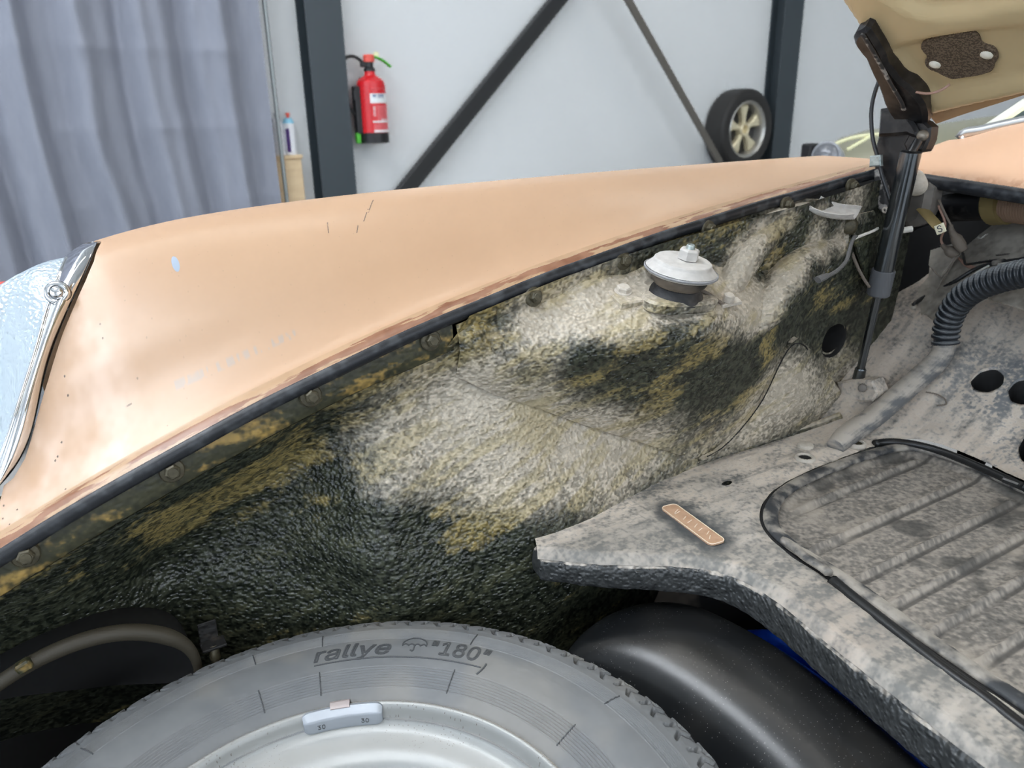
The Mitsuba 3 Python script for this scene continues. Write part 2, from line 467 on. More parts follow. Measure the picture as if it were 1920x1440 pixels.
add('hook', place(rbox((.04, .10, .03)), ec + Z * (hh - .02) - B * .05, A, B, Z), 'black_plastic', k)


def band(z0, z1, t0, t1, m, name, off=.0008):
    ts = np.linspace(t0, t1, 14)
    ring = lambda z: np.stack([ec + (er + off) * (math.sin(t) * A + math.cos(t) * B) + Z * z for t in ts])
    v, f = grid_mesh(np.stack([ring(z0), ring(z1)], 0))
    return add(name, (v, orient(v, f, B)), m, k, True)


H_ = hh
lab = band(H_ * .595, H_ * .735, -.55, 1.05, 'white_label', 'maker_label')
for z0, z1, t0, t1 in ((.690, .722, -.38, -.15), (.700, .722, -.02, .50), (.675, .688, -.02, .50)):
    band(H_ * z0, H_ * z1, t0, t1, 'blue_grey', 'maker_label__print', .0014) if False else None
kk = k
def subband(parent, name, z0, z1, t0, t1, m, off=.0014):
    ts = np.linspace(t0, t1, 8)
    ring = lambda z: np.stack([ec + (er + off) * (math.sin(t) * A + math.cos(t) * B) + Z * H_ * z for t in ts])
    v, f = grid_mesh(np.stack([ring(z0), ring(z1)], 0))
    add(name, (v, orient(v, f, B)), m, parent, True)


for s in ((.685, .722, -.36, -.12), (.700, .722, 0, .52), (.678, .690, 0, .52)): subband(lab, 'print', *s, 'blue_grey')
lab2 = band(H_ * .285, H_ * .565, -.12, 1.05, 'pink_label', 'instruction_label')
for s in ((.31, .335, -.45, 1.05),): subband(lab2, 'print', *s, 'white_label')
for s in ((.33, .375, .2, .28), (.33, .365, .42, .50), (.33, .375, .62, .70)): subband(lab2, 'pictogram', *s, 'white_label', .0018)
for z in (.53, .50, .47, .44, .41): subband(lab2, 'print', z, z + .012, -.38, -.22, 'white_label')
lab3 = band(H_ * .165, H_ * .20, -.42, 1.05, 'white_label', 'date_label')
lab4 = band(H_ * .205, H_ * .285, -.40, 1.05, 'pink_label', 'service_label')
for t in np.linspace(-.45, .9, 7): subband(lab2, 'print', .80, .815, t, t + .12, 'pink_label')

# alloy wheel on the wall, standing on a low cabinet
wc_ = H3(onb(1399, 243, BW + .17)[0], BW + .10, onb(1399, 243, BW + .17)[2])
wr = .292
k = thing('alloy_wheel', 'black tyre on five spoke alloy wheel standing against the wall behind the car', 'wheel')
tp = [(.200, -.07), (.215, -.088), (.250, -.096), (.276, -.09), (.288, -.078), (wr, -.05), (wr, .05), (.288, .078), (.276, .09), (.250, .096), (.215, .088), (.200, .07), (.190, .06), (.190, -.06)]
add('tyre', lathe(tp, wc_, B, 72, closed=True), 'rubber_far', k)
add('rim', lathe([(.205, .072), (.207, .086), (.201, .09), (.196, .082), (.186, .074), (.180, .055), (.178, .02), (.178, -.06), (.19, -.06), (.19, .06)], wc_, B, 72, closed=True), 'alloy_grey', k)
add('dish', lathe([(0, .012), (.178, .006), (.178, -.01), (0, -.01)], wc_, B, 48), 'alloy_black', k)
for i in range(5):
    t = math.radians(95 + 72 * i)
    dx, dy = math.cos(t) * A + math.sin(t) * Z, -math.sin(t) * A + math.cos(t) * Z
    out = [(.045, -.016), (.10, -.022), (.150, -.042), (.172, -.046), (.178, 0), (.172, .046), (.150, .042), (.10, .022), (.045, .016)]
    s = prism(out, wc_, dx, -dy if np.cross(dx, dy) @ B < 0 else dy, .012, .058, .010)
    add('spoke', s, 'alloy_pale', k, 30)
add('hub', lathe([(.052, .01), (.050, .06), (.040, .066), (.032, .062), (.030, .03), (0, .03)], wc_, B, 30), 'alloy_pale', k)
add('storage_cabinet', hbox(4.55, 5.355, BW + .004, BW + .195, FZ, wc_[2] - wr), 'trolley_grey', smooth=False, label='low grey cabinet under the alloy wheel by the wall', cat_='cabinet')

# another car in the background, its headlamp and bonnet edge seen over the wing
pk = thing('parked_car', 'olive car parked behind, round headlamp and pale trim lines showing over the wing', 'car')
Dp = 3.3
def far(px, py, d=Dp): return CAM + sight(px, py) * d
ax_ = A
nose = []
xs = np.linspace(0, 1, 40)
top = spline([far(1519, 298), far(1530, 276), far(1556, 266), far(1590, 256), far(1632, 250), far(1700, 247), far(1760, 240), far(1840, 228), far(1960, 218)], 60)
depth_dir = np.array([math.sin(.5), math.cos(.5), 0])
rows = []
for i, s in enumerate(np.linspace(-1, 1, 40)):
    w_ = np.sign(s) * abs(s)
    h_ = 1 - abs(s) ** 2.6
    rows.append(top + depth_dir * (.75 * (s + 1)) - Z * (.38 * (1 - h_)))
lowA, lowB = rows[0].copy(), rows[-1].copy()
lowA[:, 2] = FZ + .25; lowB[:, 2] = FZ + .25
P = np.stack([lowA] + rows + [lowB], 0)
v, f = grid_mesh(P)
add('body', (v, orient(v, f, -depth_dir + Z)), 'olive_car', pk, True)
for e in (0, -1):
    v = np.vstack([P[:, e], P[:, e].mean(0)]); n_ = len(v) - 1
    f = np.c_[np.arange(n_), (np.arange(n_) + 1) % n_, np.full(n_, n_)]
    add('end_panel', (v, f), 'olive_car', pk, False)
hc = far(1549, 292, Dp - .12)
hax = np.array([-.55, -.8, .15]); hax /= np.linalg.norm(hax)
add('headlamp', lathe([(.050, -.10), (.052, .0), (.046, .014), (.028, .026), (0, .030)], hc, hax, 36), 'lamp_glass', pk)
add('headlamp_rim', lathe([(.050, -.12), (.058, -.02), (.058, .004), (.050, .006), (.048, -.06)], hc, hax, 36, closed=True), 'trolley_grey', pk)
for pts in ([(1560, 273), (1580, 264), (1600, 258), (1632, 253), (1660, 252)], [(1588, 281), (1604, 272), (1618, 264), (1630, 257)]):
    add('trim_strip', tube(spline([far(x, y, Dp - .06) for x, y in pts], 24), .0075, 8), 'pale_trim', pk)
mb = far(1518, 292, Dp - .05)
add('mirror', place(rbox((.07, .05, .10), .008), mb, A, B, Z), 'black_plastic', pk, False)
for sx in (.28, 1.15):
    wc2 = np.array([*(far(1560, 280, Dp) + depth_dir * .35 + np.array([math.cos(.5), -math.sin(.5), 0]) * sx)[:2], FZ + .29])
    add('road_wheel', lathe([(0, -.07), (.22, -.09), (.29, -.07), (.29, .07), (.22, .09), (0, .07)], wc2, depth_dir, 32), 'rubber_far', pk)

# grey tool trolley with a red cap, seen at the left edge behind the headlamp
tc = onb(6, 560, -2.6)
k = thing('tool_trolley', 'grey tool trolley at the left edge behind the headlamp', 'trolley')
tz = onb(6, 580, -2.6)[2]
add('body', hbox(tc[0] - .45, tc[0] + .06, -2.9, -2.55, FZ + .09, tz - .02), 'trolley_grey', k, False)
add('tray', hbox(tc[0] - .47, tc[0] + .075, -2.92, -2.53, tz - .02, tz), 'trolley_grey', k, False)
for sa in (-.42, .03):
    for sb in (-2.87, -2.58):
        add('castor', lathe([(0, -.012), (.04, -.015), (.045, 0), (.04, .015), (0, .012)], H3(tc[0] + sa, sb, FZ + .045), A, 20), 'black_plastic', k)
        add('castor_fork', hbox(tc[0] + sa - .02, tc[0] + sa + .02, sb - .02, sb + .02, FZ + .07, FZ + .10), 'trolley_grey', k, False)
k = thing('bottle', 'small bottle with red cap standing on the tool trolley', 'bottle')
bc = H3(onb(8, 560, -2.62)[0], -2.62, tz)
add('body', lathe([(0, 0), (.026, 0), (.027, .004), (.027, .04), (.015, .052), (0, .052)], bc, Z, 24), 'can_white', k)
add('cap', lathe([(0, .048), (.020, .048), (.021, .068), (.018, .072), (0, .072)], bc, Z, 20), 'can_red', k)

# ------------------------------------------------------------------ the car: gutter line and wing shape
_gs = np.array([onw(*p, -.004)[[0, 2]] for p in [(0, 1043), (100, 984), (190, 922), (386, 808), (600, 710), (700, 655), (855, 600), (965, 542), (1110, 480), (1220, 452), (1300, 418), (1366, 401), (1512, 365), (1640, 321)]])
_gp = np.polyfit(_gs[:, 0], _gs[:, 1], 3)
def Gz(l): return np.polyval(_gp, l)


_cl = [-.12, .0, .111, .21, .38, .60, .85, 1.05, 1.25]
_cz = PchipInterpolator(_cl, [.90, .985, 1.034, 1.050, 1.0605, 1.0670, 1.0715, 1.0735, 1.0735])
_cw = PchipInterpolator(_cl, [.21, .20, .19, .19, .185, .165, .14, .125, .12])
_pf = PchipInterpolator([0, .07, .12, .2, .3, .45, .575, .75, .88, 1], [0, .004, .02, .085, .22, .49, .68, .875, .97, 1])
_pr = PchipInterpolator([0, .10, .16, .25, .4, .55, .7, .85, 1], [0, .02, .06, .17, .40, .62, .81, .95, 1])


def fender_z(l, w):
    l, w = np.broadcast_arrays(np.asarray(l, float), w)
    wc, zc, g = _cw(l), _cz(l), Gz(l) + .006
    u = np.clip(w / wc, 0, 1)
    k = np.clip((l - .25) / .5, 0, 1)
    f = _pf(u) * (1 - k) + _pr(u) * k
    z = g + (zc - g) * f
    o = np.clip((w - wc) / .20, 0, .98)
    z = z - .20 * (1 - np.sqrt(1 - o ** 2))
    return z - .005 * np.clip(1 - w / .010, 0, 1)


def fender_hit(px, py):
    r = sight(px, py)
    t = np.linspace(.4, 1.7, 4000)
    q = lwz(CAM + r * t[:, None])
    d = q[:, 2] - fender_z(q[:, 0], q[:, 1])
    i = np.nonzero((d[1:] < 0) & (d[:-1] >= 0) & (q[1:, 1] > 0))[0]
    return q[i[0]] if len(i) else q[np.argmin(np.abs(d))]


def bl(lst, w=None):
    """Stain centres: (px, py, w, radius in metres, weight) to points in the car."""
    return [(W3(*onw(a, b, c)), r, k) for a, b, c, r, k in lst]


# ---- materials of the car
_seg = [fender_hit(*p)[:2] for p in ((296, 738), (420, 683), (552, 626))]
_scr = [(fender_hit(*a)[:2], fender_hit(*b)[:2]) for a, b in (((690, 392), (681, 418)), ((700, 375), (691, 398)), ((672, 420), (669, 436)), ((614, 417), (616, 436)), ((222, 770), (246, 757)))]
_chip = fender_hit(329, 494)
_haze = [fender_hit(*p) for p in ((105, 790), (150, 830), (60, 900), (110, 700))]


def segd(l, w, a, b):
    d = b - a; n2 = float(d @ d)
    t = dr.clip(((l - float(a[0])) * float(d[0]) + (w - float(a[1])) * float(d[1])) / n2, 0, 1)
    return dr.sqrt(dr.square(l - float(a[0]) - t * float(d[0])) + dr.square(w - float(a[1]) - t * float(d[1])))


def c_paint(p, n, uv):
    l, w, z = carp(p)
    f1 = fbm(l * 60, w * 60, 0); f2 = fbm(l * 9, w * 9, 3)
    c = mix((.435, .272, .165), (.485, .312, .192), f2)
    hz = mi.Float(0)
    for h, r in zip(_haze, (.05, .05, .05, .03)):
        hz += dr.exp(-(dr.square(l - float(h[0])) + dr.square(w - float(h[1]))) / r ** 2)
    c = mix(c, (.66, .50, .40), dr.clip(hz * .75, 0, .7) * smoothstep(.25, .7, f1 * .5 + f2 * .5))
    # specks
    sp, _, rnd = voronoi(l * 110, w * 110)
    c = mix(c, (.10, .07, .05), smoothstep(.10, .05, sp) * dr.select(rnd > .86, 1.0, 0.0) * dr.clip(.12 + hz, 0, 1))
    # long rub mark and fine scratches
    d = dr.minimum(segd(l, w, _seg[0], _seg[1]), segd(l, w, _seg[1], _seg[2]))
    c = mix(c, (.37, .30, .25), .8 * smoothstep(.0045, .0015, d) * smoothstep(.40, .58, noise(l * 420, w * 90)) * smoothstep(.3, .5, fbm(l * 45, w * 45, 5)))
    for a, b in _scr:
        c = mix(c, (.08, .06, .05), smoothstep(.0008, .0003, segd(l, w, a, b)) * .7 * smoothstep(.25, .4, noise(l * 200, w * 200)))
    dc = dr.sqrt(dr.square((l - float(_chip[0])) / .0034) + dr.square((w - float(_chip[1])) / .0075))
    c = mix(c, (.30, .36, .44), smoothstep(1.05, .9, dc))
    # rusty folded edge
    rn = fbm(l * 40, w * 260, 1, 4)
    edge = smoothstep(.0195, .0150, w + (rn - .5) * .008)
    c = mix(c, mix((.33, .205, .11), (.42, .275, .16), f1), smoothstep(.0225, .0205, w) * .85)
    rust = smoothstep(.48, .58, fbm(l * 30, w * 190, 9, 4) + .18 * smoothstep(.010, .0, dr.abs(w - .008)) - .06)
    c = mix(c, mix((.15, .050, .018), (.30, .15, .085), f1), edge * rust)
    return mix(c, (.50, .30, .22), smoothstep(.004, .001, w) * .8)


mat('paint', prin(proc(c_paint), .33, clearcoat=.7, clearcoat_gloss=.86, spec=.45))
mat('cowl_paint', prin(proc(lambda p, n, uv: mix(mix((.60, .37, .235), (.55, .33, .20), fbm(p.x * 8, p.y * 8, p.z * 8)), (.42, .20, .10),
    smoothstep(.022, .004, uv.x + .012 * fbm(p.x * 90, p.y * 90, 0)) * smoothstep(.40, .55, fbm(p.x * 130, p.y * 130, p.z * 50)))), .4, clearcoat=.3))

ochre_blobs = bl([(1290, 690, -.068, .03, .9), (1120, 700, -.046, .03, .9), (1250, 740, -.05, .03, .9), (1180, 800, -.02, .03, .9), (1400, 760, -.03, .03, .8),(470, 905, .06, .05, 1), (560, 850, .05, .05, .9), (200, 1085, .07, .06, .7), (395, 985, .05, .05, .7), (330, 1010, .06, .035, .6), (850, 985, -.02, .045, 1.0), (930, 930, -.03, .05, .7),
    (1000, 840, -.02, .05, .45), (1215, 625, -.07, .03, 1.2), (1160, 640, -.06, .025, .9), (1345, 640, -.08, .035, .9), (1400, 800, -.03, .03, .8), (1330, 830, -.02, .03, .8), (1200, 770, -.04, .04, .55),
    (1060, 735, -.04, .03, .6), (1000, 560, -.004, .035, 1), (900, 600, -.004, .04, 1.1), (1070, 530, -.004, .03, .9), (700, 700, 0, .05, .9), (800, 660, 0, .05, .8), (1370, 440, -.012, .04, .9), (1270, 465, -.004, .03, .6), (1455, 490, -.03, .03, .9),
    (1540, 540, -.02, .03, 1.1), (1575, 575, -.01, .025, .8), (1465, 730, -.04, .04, .5), (600, 740, 0, .06, .5), (300, 900, 0, .05, .4), (20, 1070, 0, .04, .9), (1440, 650, -.05, .025, .8), (900, 690, -.02, .02, .6)])
dust_blobs = bl([(1010, 690, -.03, .03, .25), (1250, 790, -.035, .04, .25), (1350, 780, -.03, .035, .2), (720, 860, 0, .070, .50), (820, 770, 0, .06, .65), (930, 820, -.01, .09, .65), (1080, 850, -.02, .09, .6), (880, 930, -.015, .07, .45), (1150, 840, -.02, .06, .55), (1250, 850, -.01, .05, .6), (690, 960, 0, .05, .30), (1000, 900, -.03, .06, .40), (1150, 900, -.03, .06, .35),
    (1450, 720, -.02, .05, .9), (1500, 740, -.03, .06, 1.1), (1400, 810, -.02, .045, .8), (1550, 760, -.02, .04, .8), (1330, 850, -.02, .04, .5), (1000, 770, -.01, .03, .9), (900, 722, -.005, .03, .9), (1100, 805, -.005, .03, .9), (1200, 835, -.005, .03, .8),
    (1000, 600, -.02, .03, .9), (1090, 575, -.03, .045, 1.0), (1180, 560, -.04, .05, 1.0), (1330, 570, -.06, .05, 1), (1400, 560, -.06, .04, 1), (1430, 590, -.068, .03, 1.1), (1380, 505, -.045, .022, 1.3), (1402, 468, -.038, .02, 1.3), (1430, 434, -.030, .02, 1.3), (1466, 408, -.022, .02, 1.3), (1520, 396, -.018, .022, 1.3),
    (1446, 552, -.066, .026, 1.3), (1484, 506, -.052, .025, 1.3), (1530, 466, -.036, .024, 1.3), (1568, 456, -.028, .02, 1.3), (1560, 660, 0, .03, .5), (1590, 700, 0, .05, .9), (1590, 380, -.02, .04, .8)])
dark_blobs = bl([(1180, 720, -.07, .04, .3), (1300, 700, -.07, .04, .35), (800, 1080, -.02, .09, .9), (1000, 1100, -.05, .09, .9), (620, 1080, 0, .08, .8), (200, 1250, .06, .12, 1), (1480, 460, -.018, .02, .9), (1545, 432, -.014, .018, .9), (1425, 525, -.03, .014, .7), (1100, 690, -.05, .03, .5), (1320, 480, -.01, .03, .5), (60, 1200, .06, .07, .8), (330, 1180, .09, .09, 1), (480, 1130, .06, .07, .8), (620, 1000, .03, .05, .5)])


def uc_bump(p, n, uv):
    l, w, z = carp(p)
    return .50 * fbm(l * 165, z * 215, w * 165, 2) + .50 * noise(l * 330, z * 420, w * 330)


def uc(p, n):
    l, w, z = carp(p)
    s, t = l * .93 + z * .35, -l * .35 + z * .93
    st = fbm(s * 16 + 3, t * 75, w * 25, 4)
    fn = fbm(l * 230, z * 230, w * 230, 2)
    md = fbm(l * 30 + 5, z * 34, w * 30, 4)
    hi = smoothstep(.36, .62, uc_bump(p, n, None))
    bo, bd, bk = blobs(p, ochre_blobs), blobs(p, dust_blobs), blobs(p, dark_blobs)
    c = mix((.010, .013, .009), (.046, .052, .034), smoothstep(.3, .75, fn))
    c = mix(c, (.085, .088, .05), smoothstep(.50, .68, st) * .6 * hi)
    och = smoothstep(.54, .68, .52 * st + .30 * md + .16 * fn + .16 * dr.clip(bo, 0, 1.3) - .07 * bk)
    c = mix(c, mix((.20, .165, .07), (.40, .30, .105), md), och * (.25 + .60 * hi) * .9)
    D = dr.clip(.80 * bd - .55 * dr.clip(bk, 0, 1) + 1.5 * dr.clip(n.z - .40, 0, 1), 0, 1.2)
    du = smoothstep(.14, .84, D + .42 * (md - .5) + .30 * (fn - .5)) * (.42 + .58 * dr.maximum(hi, .65 * smoothstep(.75, 1.1, D)))
    tint = mix(mix((.42, .37, .29), (.64, .565, .46), fn), (.40, .33, .17), smoothstep(.50, .66, st) * .55)
    return mix(c, tint, du * .90), du


mat('undercoat', prin(proc(lambda p, n, uv: uc(p, n)[0]), proc(lambda p, n, uv: .31 + .20 * uc(p, n)[1]), spec=.65), uc_bump, .0040, .0006)


def c_flange(p, n, uv):
    l, w, z = carp(p)
    st = fbm(l * 30, z * 90, 3, 4); fn = fbm(l * 220, z * 220, w * 200, 2)
    c = mix((.014, .016, .010), (.060, .058, .026), fn)
    return mix(c, mix((.24, .17, .05), (.42, .27, .08), fn), smoothstep(.47, .70, .6 * st + .30 * fn + .22 * fbm(l * 11, 3, 0) - .05 * smoothstep(.4, .2, l)))


mat('flange', prin(proc(c_flange), .5), uc_bump, .0014)
mat('tub_edge', prin((.042, .036, .024), .6))
mat('bolt_dirty', prin(proc(lambda p, n, uv: mix((.030, .028, .018), (.115, .10, .062), fbm(p.x * 260, p.y * 260, p.z * 260))), .45, .35))
mat('bolt_dusty', prin(proc(lambda p, n, uv: mix((.40, .36, .30), (.55, .51, .45), fbm(p.x * 260, p.y * 260, p.z * 260))), .7))
mat('seal', prin(proc(lambda p, n, uv: mix((.012, .014, .018), (.045, .05, .056), smoothstep(.45, .75, fbm(p.x * 70, p.y * 70, p.z * 70, 3)))), .42))
mat('seal_dusty', prin(proc(lambda p, n, uv: mix((.035, .038, .042), (.30, .275, .24), smoothstep(.32, .68, fbm(p.x * 60, p.y * 60, p.z * 60, 4)))), .6))
mat('rubber_black', prin((.010, .011, .012), .33))


def c_floor(p, n, uv):
    l, w, z = carp(p)
    big = fbm(l * 9 + 2, w * 9, 1, 4); fn = fbm(l * 260, w * 260, z * 200, 2); gr = fbm(l * 20, w * 80, 4, 5)
    c = mix((.50, .435, .365), (.68, .61, .53), smoothstep(.22, .70, .5 * big + .5 * fn))
    c = mix(c, (.45, .36, .29), smoothstep(.55, .75, fbm(l * 6 + 8, w * 6, 2, 3)) * .5)
    front = smoothstep(.70, .60, l) * smoothstep(-.03, -.10, w) + .6 * smoothstep(.60, .66, l) * smoothstep(.80, .72, l)
    wear = smoothstep(.44, .86, .42 * gr + .26 * fbm(l * 30, w * 40, 7, 4) + .40 * fn + .14 * dr.clip(front, 0, 1))
    c = mix(c, (.10, .104, .102), wear * .95)
    c = mix(c, (.13, .13, .125), .35 * smoothstep(.60, .72, fbm(l * 16, w * 130, 11, 3)) * smoothstep(.45, .6, big))
    c = mix(c, (.20, .195, .18), dr.clip(front, 0, 1) * .50 * smoothstep(.30, .55, big))
    # dark rubbed surround of the stamped pad
    a, b = _pad
    d = segd(l, w, a, b)
    c = mix(c, (.055, .062, .066), smoothstep(.034, .014, d + .014 * (fbm(l * 60, w * 60, 1) - .5)) * .9)
    # bare grey patches by the round openings
    for h in _holes_c:
        d = dr.sqrt(dr.square(l - float(h[0])) + dr.square(w - float(h[1])))
        c = mix(c, (.15, .165, .18), smoothstep(.075, .04, d + .03 * (big - .5)) * smoothstep(.42, .64, gr * .5 + fn * .5) * .6)
    return c


def floor_bump(p, n, uv):
    l, w, z = carp(p)
    return .6 * fbm(l * 130, w * 150, z * 130, 3) + .4 * noise(l * 40, w * 60, 0)


_pad = [onz(1262, 958, .70)[:2], onz(1335, 1012, .70)[:2]]
_holes_c = []      # filled with the floor below
mat('lip', prin(proc(lambda p, n, uv: mix(mix((.016, .018, .019), (.055, .058, .058), fbm(p.x * 150, p.y * 150, p.z * 150)), (.42, .38, .33), smoothstep(.54, .74, fbm(p.x * 90, p.y * 90, p.z * 90, 3) * .55 + .45 * dr.clip(n.z, 0, 1)))), .34), uc_bump, .0036)


def c_hatch(p, n, uv):
    l, w, z = carp(p)
    fn = fbm(l * 240, w * 240, 1, 2); gr = fbm(l * 12, w * 60, 4, 4); big = fbm(l * 11 + 1, w * 11, 6, 3)
    c = mix((.115, .108, .098), (.31, .28, .245), smoothstep(.22, .80, .60 * fn + .40 * gr))
    c = mix(c, (.40, .355, .30), smoothstep(.50, .68, big + .10 * smoothstep(.84, .70, l) * smoothstep(-.26, -.12, w)) * .75)
    c = mix(c, (.055, .055, .052), smoothstep(.56, .70, fbm(l * 20, w * 24, 9, 4)) * .75)
    for wr_ in HATCH_RIBS:
        c = mix(c, (.05, .048, .045), smoothstep(.0042, .0012, dr.abs(w - wr_ + .0075)) * smoothstep(.30, .55, gr) * .8)
    return c


HATCH_RIBS = (-.146, -.215, -.276, -.322, -.366, -.412, -.458, -.505, -.552, -.60, -.645)
mat('hatch', prin(proc(c_hatch), .5), floor_bump, .0009)
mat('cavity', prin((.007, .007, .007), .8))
mat('cavity_dust', prin(proc(lambda p, n, uv: mix((.012, .012, .012), (.16, .13, .10), smoothstep(.50, .72, fbm(p.x * 22, p.y * 22, p.z * 22, 4)))), .7), uc_bump, .002)
mat('tank', prin(proc(lambda p, n, uv: mix(mix((.0065, .0075, .0085), (.020, .0195, .018), smoothstep(.35, .75, fbm(p.x * 10, p.y * 10, p.z * 10, 3))), (.22, .21, .20), smoothstep(.06, .02, voronoi(p.x * 170, p.y * 170)[0]) * smoothstep(.45, .6, noise(p.x * 60, p.y * 60, 0)))), .24, clearcoat=.25, clearcoat_gloss=.8))
mat('blue', prin(proc(lambda p, n, uv: mix((.0, .055, .50), (.004, .115, .78), fbm(p.x * 60, p.y * 25, p.z * 25, 3))), .45))
mat('ink', prin((.004, .008, .04), .5))
mat('pad', prin(proc(lambda p, n, uv: mix((.42, .25, .15), (.56, .37, .25), fbm(p.x * 120, p.y * 120, p.z * 50, 3))), .5))
mat('pad_edge', prin((.72, .60, .46), .5))
mat('hood_paint', prin(proc(lambda p, n, uv: mix((.56, .43, .235), (.63, .50, .29), fbm(p.x * 10, p.y * 10, p.z * 10, 3))), .3, clearcoat=.6, clearcoat_gloss=.9))
mat('hood_skin', prin(proc(lambda p, n, uv: mix((.50, .31, .145), (.60, .40, .23), fbm(p.x * 14, p.y * 14, p.z * 14, 3))), .38, clearcoat=.4))
mat('scuff', prin((.07, .05, .035), .6))
mat('felt', prin(proc(lambda p, n, uv: mix((.062, .044, .028), (.155, .115, .078), smoothstep(.3, .7, noise(p.x * 700, p.y * 700, p.z * 700)))), .95))
mat('clip_white', prin((.80, .78, .68), .35))
mat('hinge', prin(proc(lambda p, n, uv: mix((.006, .006, .007), (.026, .023, .021), smoothstep(.35, .7, fbm(p.x * 60, p.y * 60, p.z * 60, 4)))), .36))
mat('hinge_worn', prin(proc(lambda p, n, uv: mix((.035, .034, .034), (.30, .28, .26), smoothstep(.5, .68, fbm(p.x * 120, p.y * 120, p.z * 120, 3)))), .45))
mat('strut_black', prin((.15, .165, .18), .15, .95))
mat('strut_sleeve', prin((.10, .105, .115), .45))
mat('pin', prin((.23, .20, .16), .4, .6))
mat('galv', prin(proc(lambda p, n, uv: mix((.20, .25, .24), (.55, .60, .58), fbm(p.x * 300, p.y * 300, p.z * 300))), .35, .5))
mat('wire_black', prin((.02, .021, .022), .4))
mat('wire_grey', prin((.10, .10, .10), .5))
mat('wire_white', prin((.66, .65, .60), .45))
mat('wire_pink', prin((.42, .26, .20), .5))
mat('wire_dusty', prin((.16, .135, .11), .7))
mat('hose_rib', prin(proc(lambda p, n, uv: mix((.010, .014, .019), (.30, .32, .335), smoothstep(.38, .95, dr.clip(n.z, 0, 1) + .25 * (fbm(p.x * 60, p.y * 60, p.z * 60) - .5)) * .75)), .35))
mat('pipe', prin(proc(lambda p, n, uv: mix((.12, .125, .13), (.43, .39, .34), smoothstep(.30, .60, fbm(p.x * 55, p.y * 55, p.z * 80, 4) * .7 + .3 * dr.clip(n.z, 0, 1)))), .6), uc_bump, .001)
mat('duct', prin(proc(lambda p, n, uv: mix((.009, .009, .010), (.05, .046, .042), smoothstep(.5, .75, fbm(p.x * 40, p.y * 40, p.z * 40, 4)))), .5))
mat('duct_brown', prin((.20, .125, .08), .7))
mat('band_brass', prin((.25, .19, .08), .5, .3))
mat('board', prin(proc(lambda p, n, uv: mix((.20, .18, .15), (.40, .365, .31), smoothstep(.25, .7, .6 * fbm(p.x * 24, p.y * 24, p.z * 24, 4) + .4 * fbm(p.x * 120, p.y * 120, p.z * 120, 2)))), .8))
mat('grey_dusty', prin(proc(lambda p, n, uv: mix((.08, .075, .068), (.22, .20, .18), fbm(p.x * 40, p.y * 40, p.z * 40, 3))), .65))
mat('tag', prin((.78, .74, .55), .4))
mat('dusty_white', prin(proc(lambda p, n, uv: mix((.40, .385, .36), (.58, .56, .53), fbm(p.x * 130, p.y * 130, p.z * 130, 3))), .6), uc_bump, .0006)
mat('dusty_rubber', prin(proc(lambda p, n, uv: mix((.16, .165, .175), (.36, .36, .36), fbm(p.x * 130, p.y * 130, p.z * 130, 3))), .6))
mat('chrome', prin((.80, .81, .82), .05, 1.0))
mat('trim_chrome', prin((.70, .70, .69), .2, .9))
mat('lens', prin((.38, .445, .49), .18, .2, clearcoat=1.0, clearcoat_gloss=.97), lambda p, n, uv: noise(p.x * 420, p.y * 420, p.z * 420), .0011, .0006)
mat('lens_glass', {'type': 'dielectric', 'int_ior': 1.5} if False else prin((.55, .66, .74), .1, .3, clearcoat=1.0))
mat('wind_glass', prin((.035, .055, .05), .06, clearcoat=1.0))
mat('pillar', prin((.66, .66, .58), .3))
mat('tyre', prin(proc(lambda p, n, uv: mix(mix((.115, .122, .128), (.165, .170, .172), fbm(p.x * 40, p.y * 40, p.z * 40, 4)), (.21, .20, .18), smoothstep(.55, .75, fbm(p.x * 14, p.y * 14, 3, 3)) * .5)), .55),
    lambda p, n, uv: noise(p.x * 500, p.y * 500, p.z * 500), .00025)
mat('tyre_mark', prin((.060, .064, .068), .5))
mat('rim_silver', prin(proc(lambda p, n, uv: mix(mix((.27, .275, .265), (.33, .335, .325), fbm(p.x * 20, p.y * 20, p.z * 20)), (.10, .075, .06), smoothstep(.11, .05, voronoi(p.x * 240, p.y * 240)[0]) * smoothstep(.52, .64, fbm(p.x * 26, p.y * 26, 0)) * .8)), .42, .35))
mat('rim_edge', prin(proc(lambda p, n, uv: mix((.42, .35, .26), (.55, .53, .49), fbm(p.x * 50, p.y * 50, p.z * 50))), .3, .5))
mat('weight', prin((.30, .325, .355), .42, .3))
mat('weight_clip', prin((.36, .31, .30), .5, .2))

# ------------------------------------------------------------------ the car
car = thing('car', 'old tan car with its front lid open, the right front wing filling the view', 'car')
seam_pts = [(.111, .186)] + [tuple(fender_hit(*s)[:2]) for s in ((176, 490), (160, 527), (140, 572), (120, 619), (104, 665), (91, 710), (69, 783), (47, 859), (25, 896), (7, 910))] + [(-.02, .030), (-.12, .022)]
ring_top = [(.104, .215), (.088, .25), (.06, .285), (.03, .31)]
poly = sg.Polygon([(-.12, 0.0)] + [(1.105, 0.0), (1.125, .33), (.03, .33)] + ring_top[::-1] + seam_pts)
p2, f2 = patch2d(poly.buffer(0), .0055)
v = W3(p2[:, 0], p2[:, 1], fender_z(p2[:, 0], p2[:, 1]))
add('wing', shell(v, orient(v, f2, Z), .002), 'paint', car, 30)
# lower outside of the wing, down to the sill (not seen from inside)
ls = np.linspace(.03, 1.12, 30)
rows = [W3(ls, np.full_like(ls, .33 + .05 * s), fender_z(ls, .33) + (.52 - fender_z(ls, .33)) * s) for s in np.linspace(0, 1, 8)]
v, f = grid_mesh(np.stack(rows, 0)); add('wing_side', (v, orient(v, f, N)), 'paint', car, True)

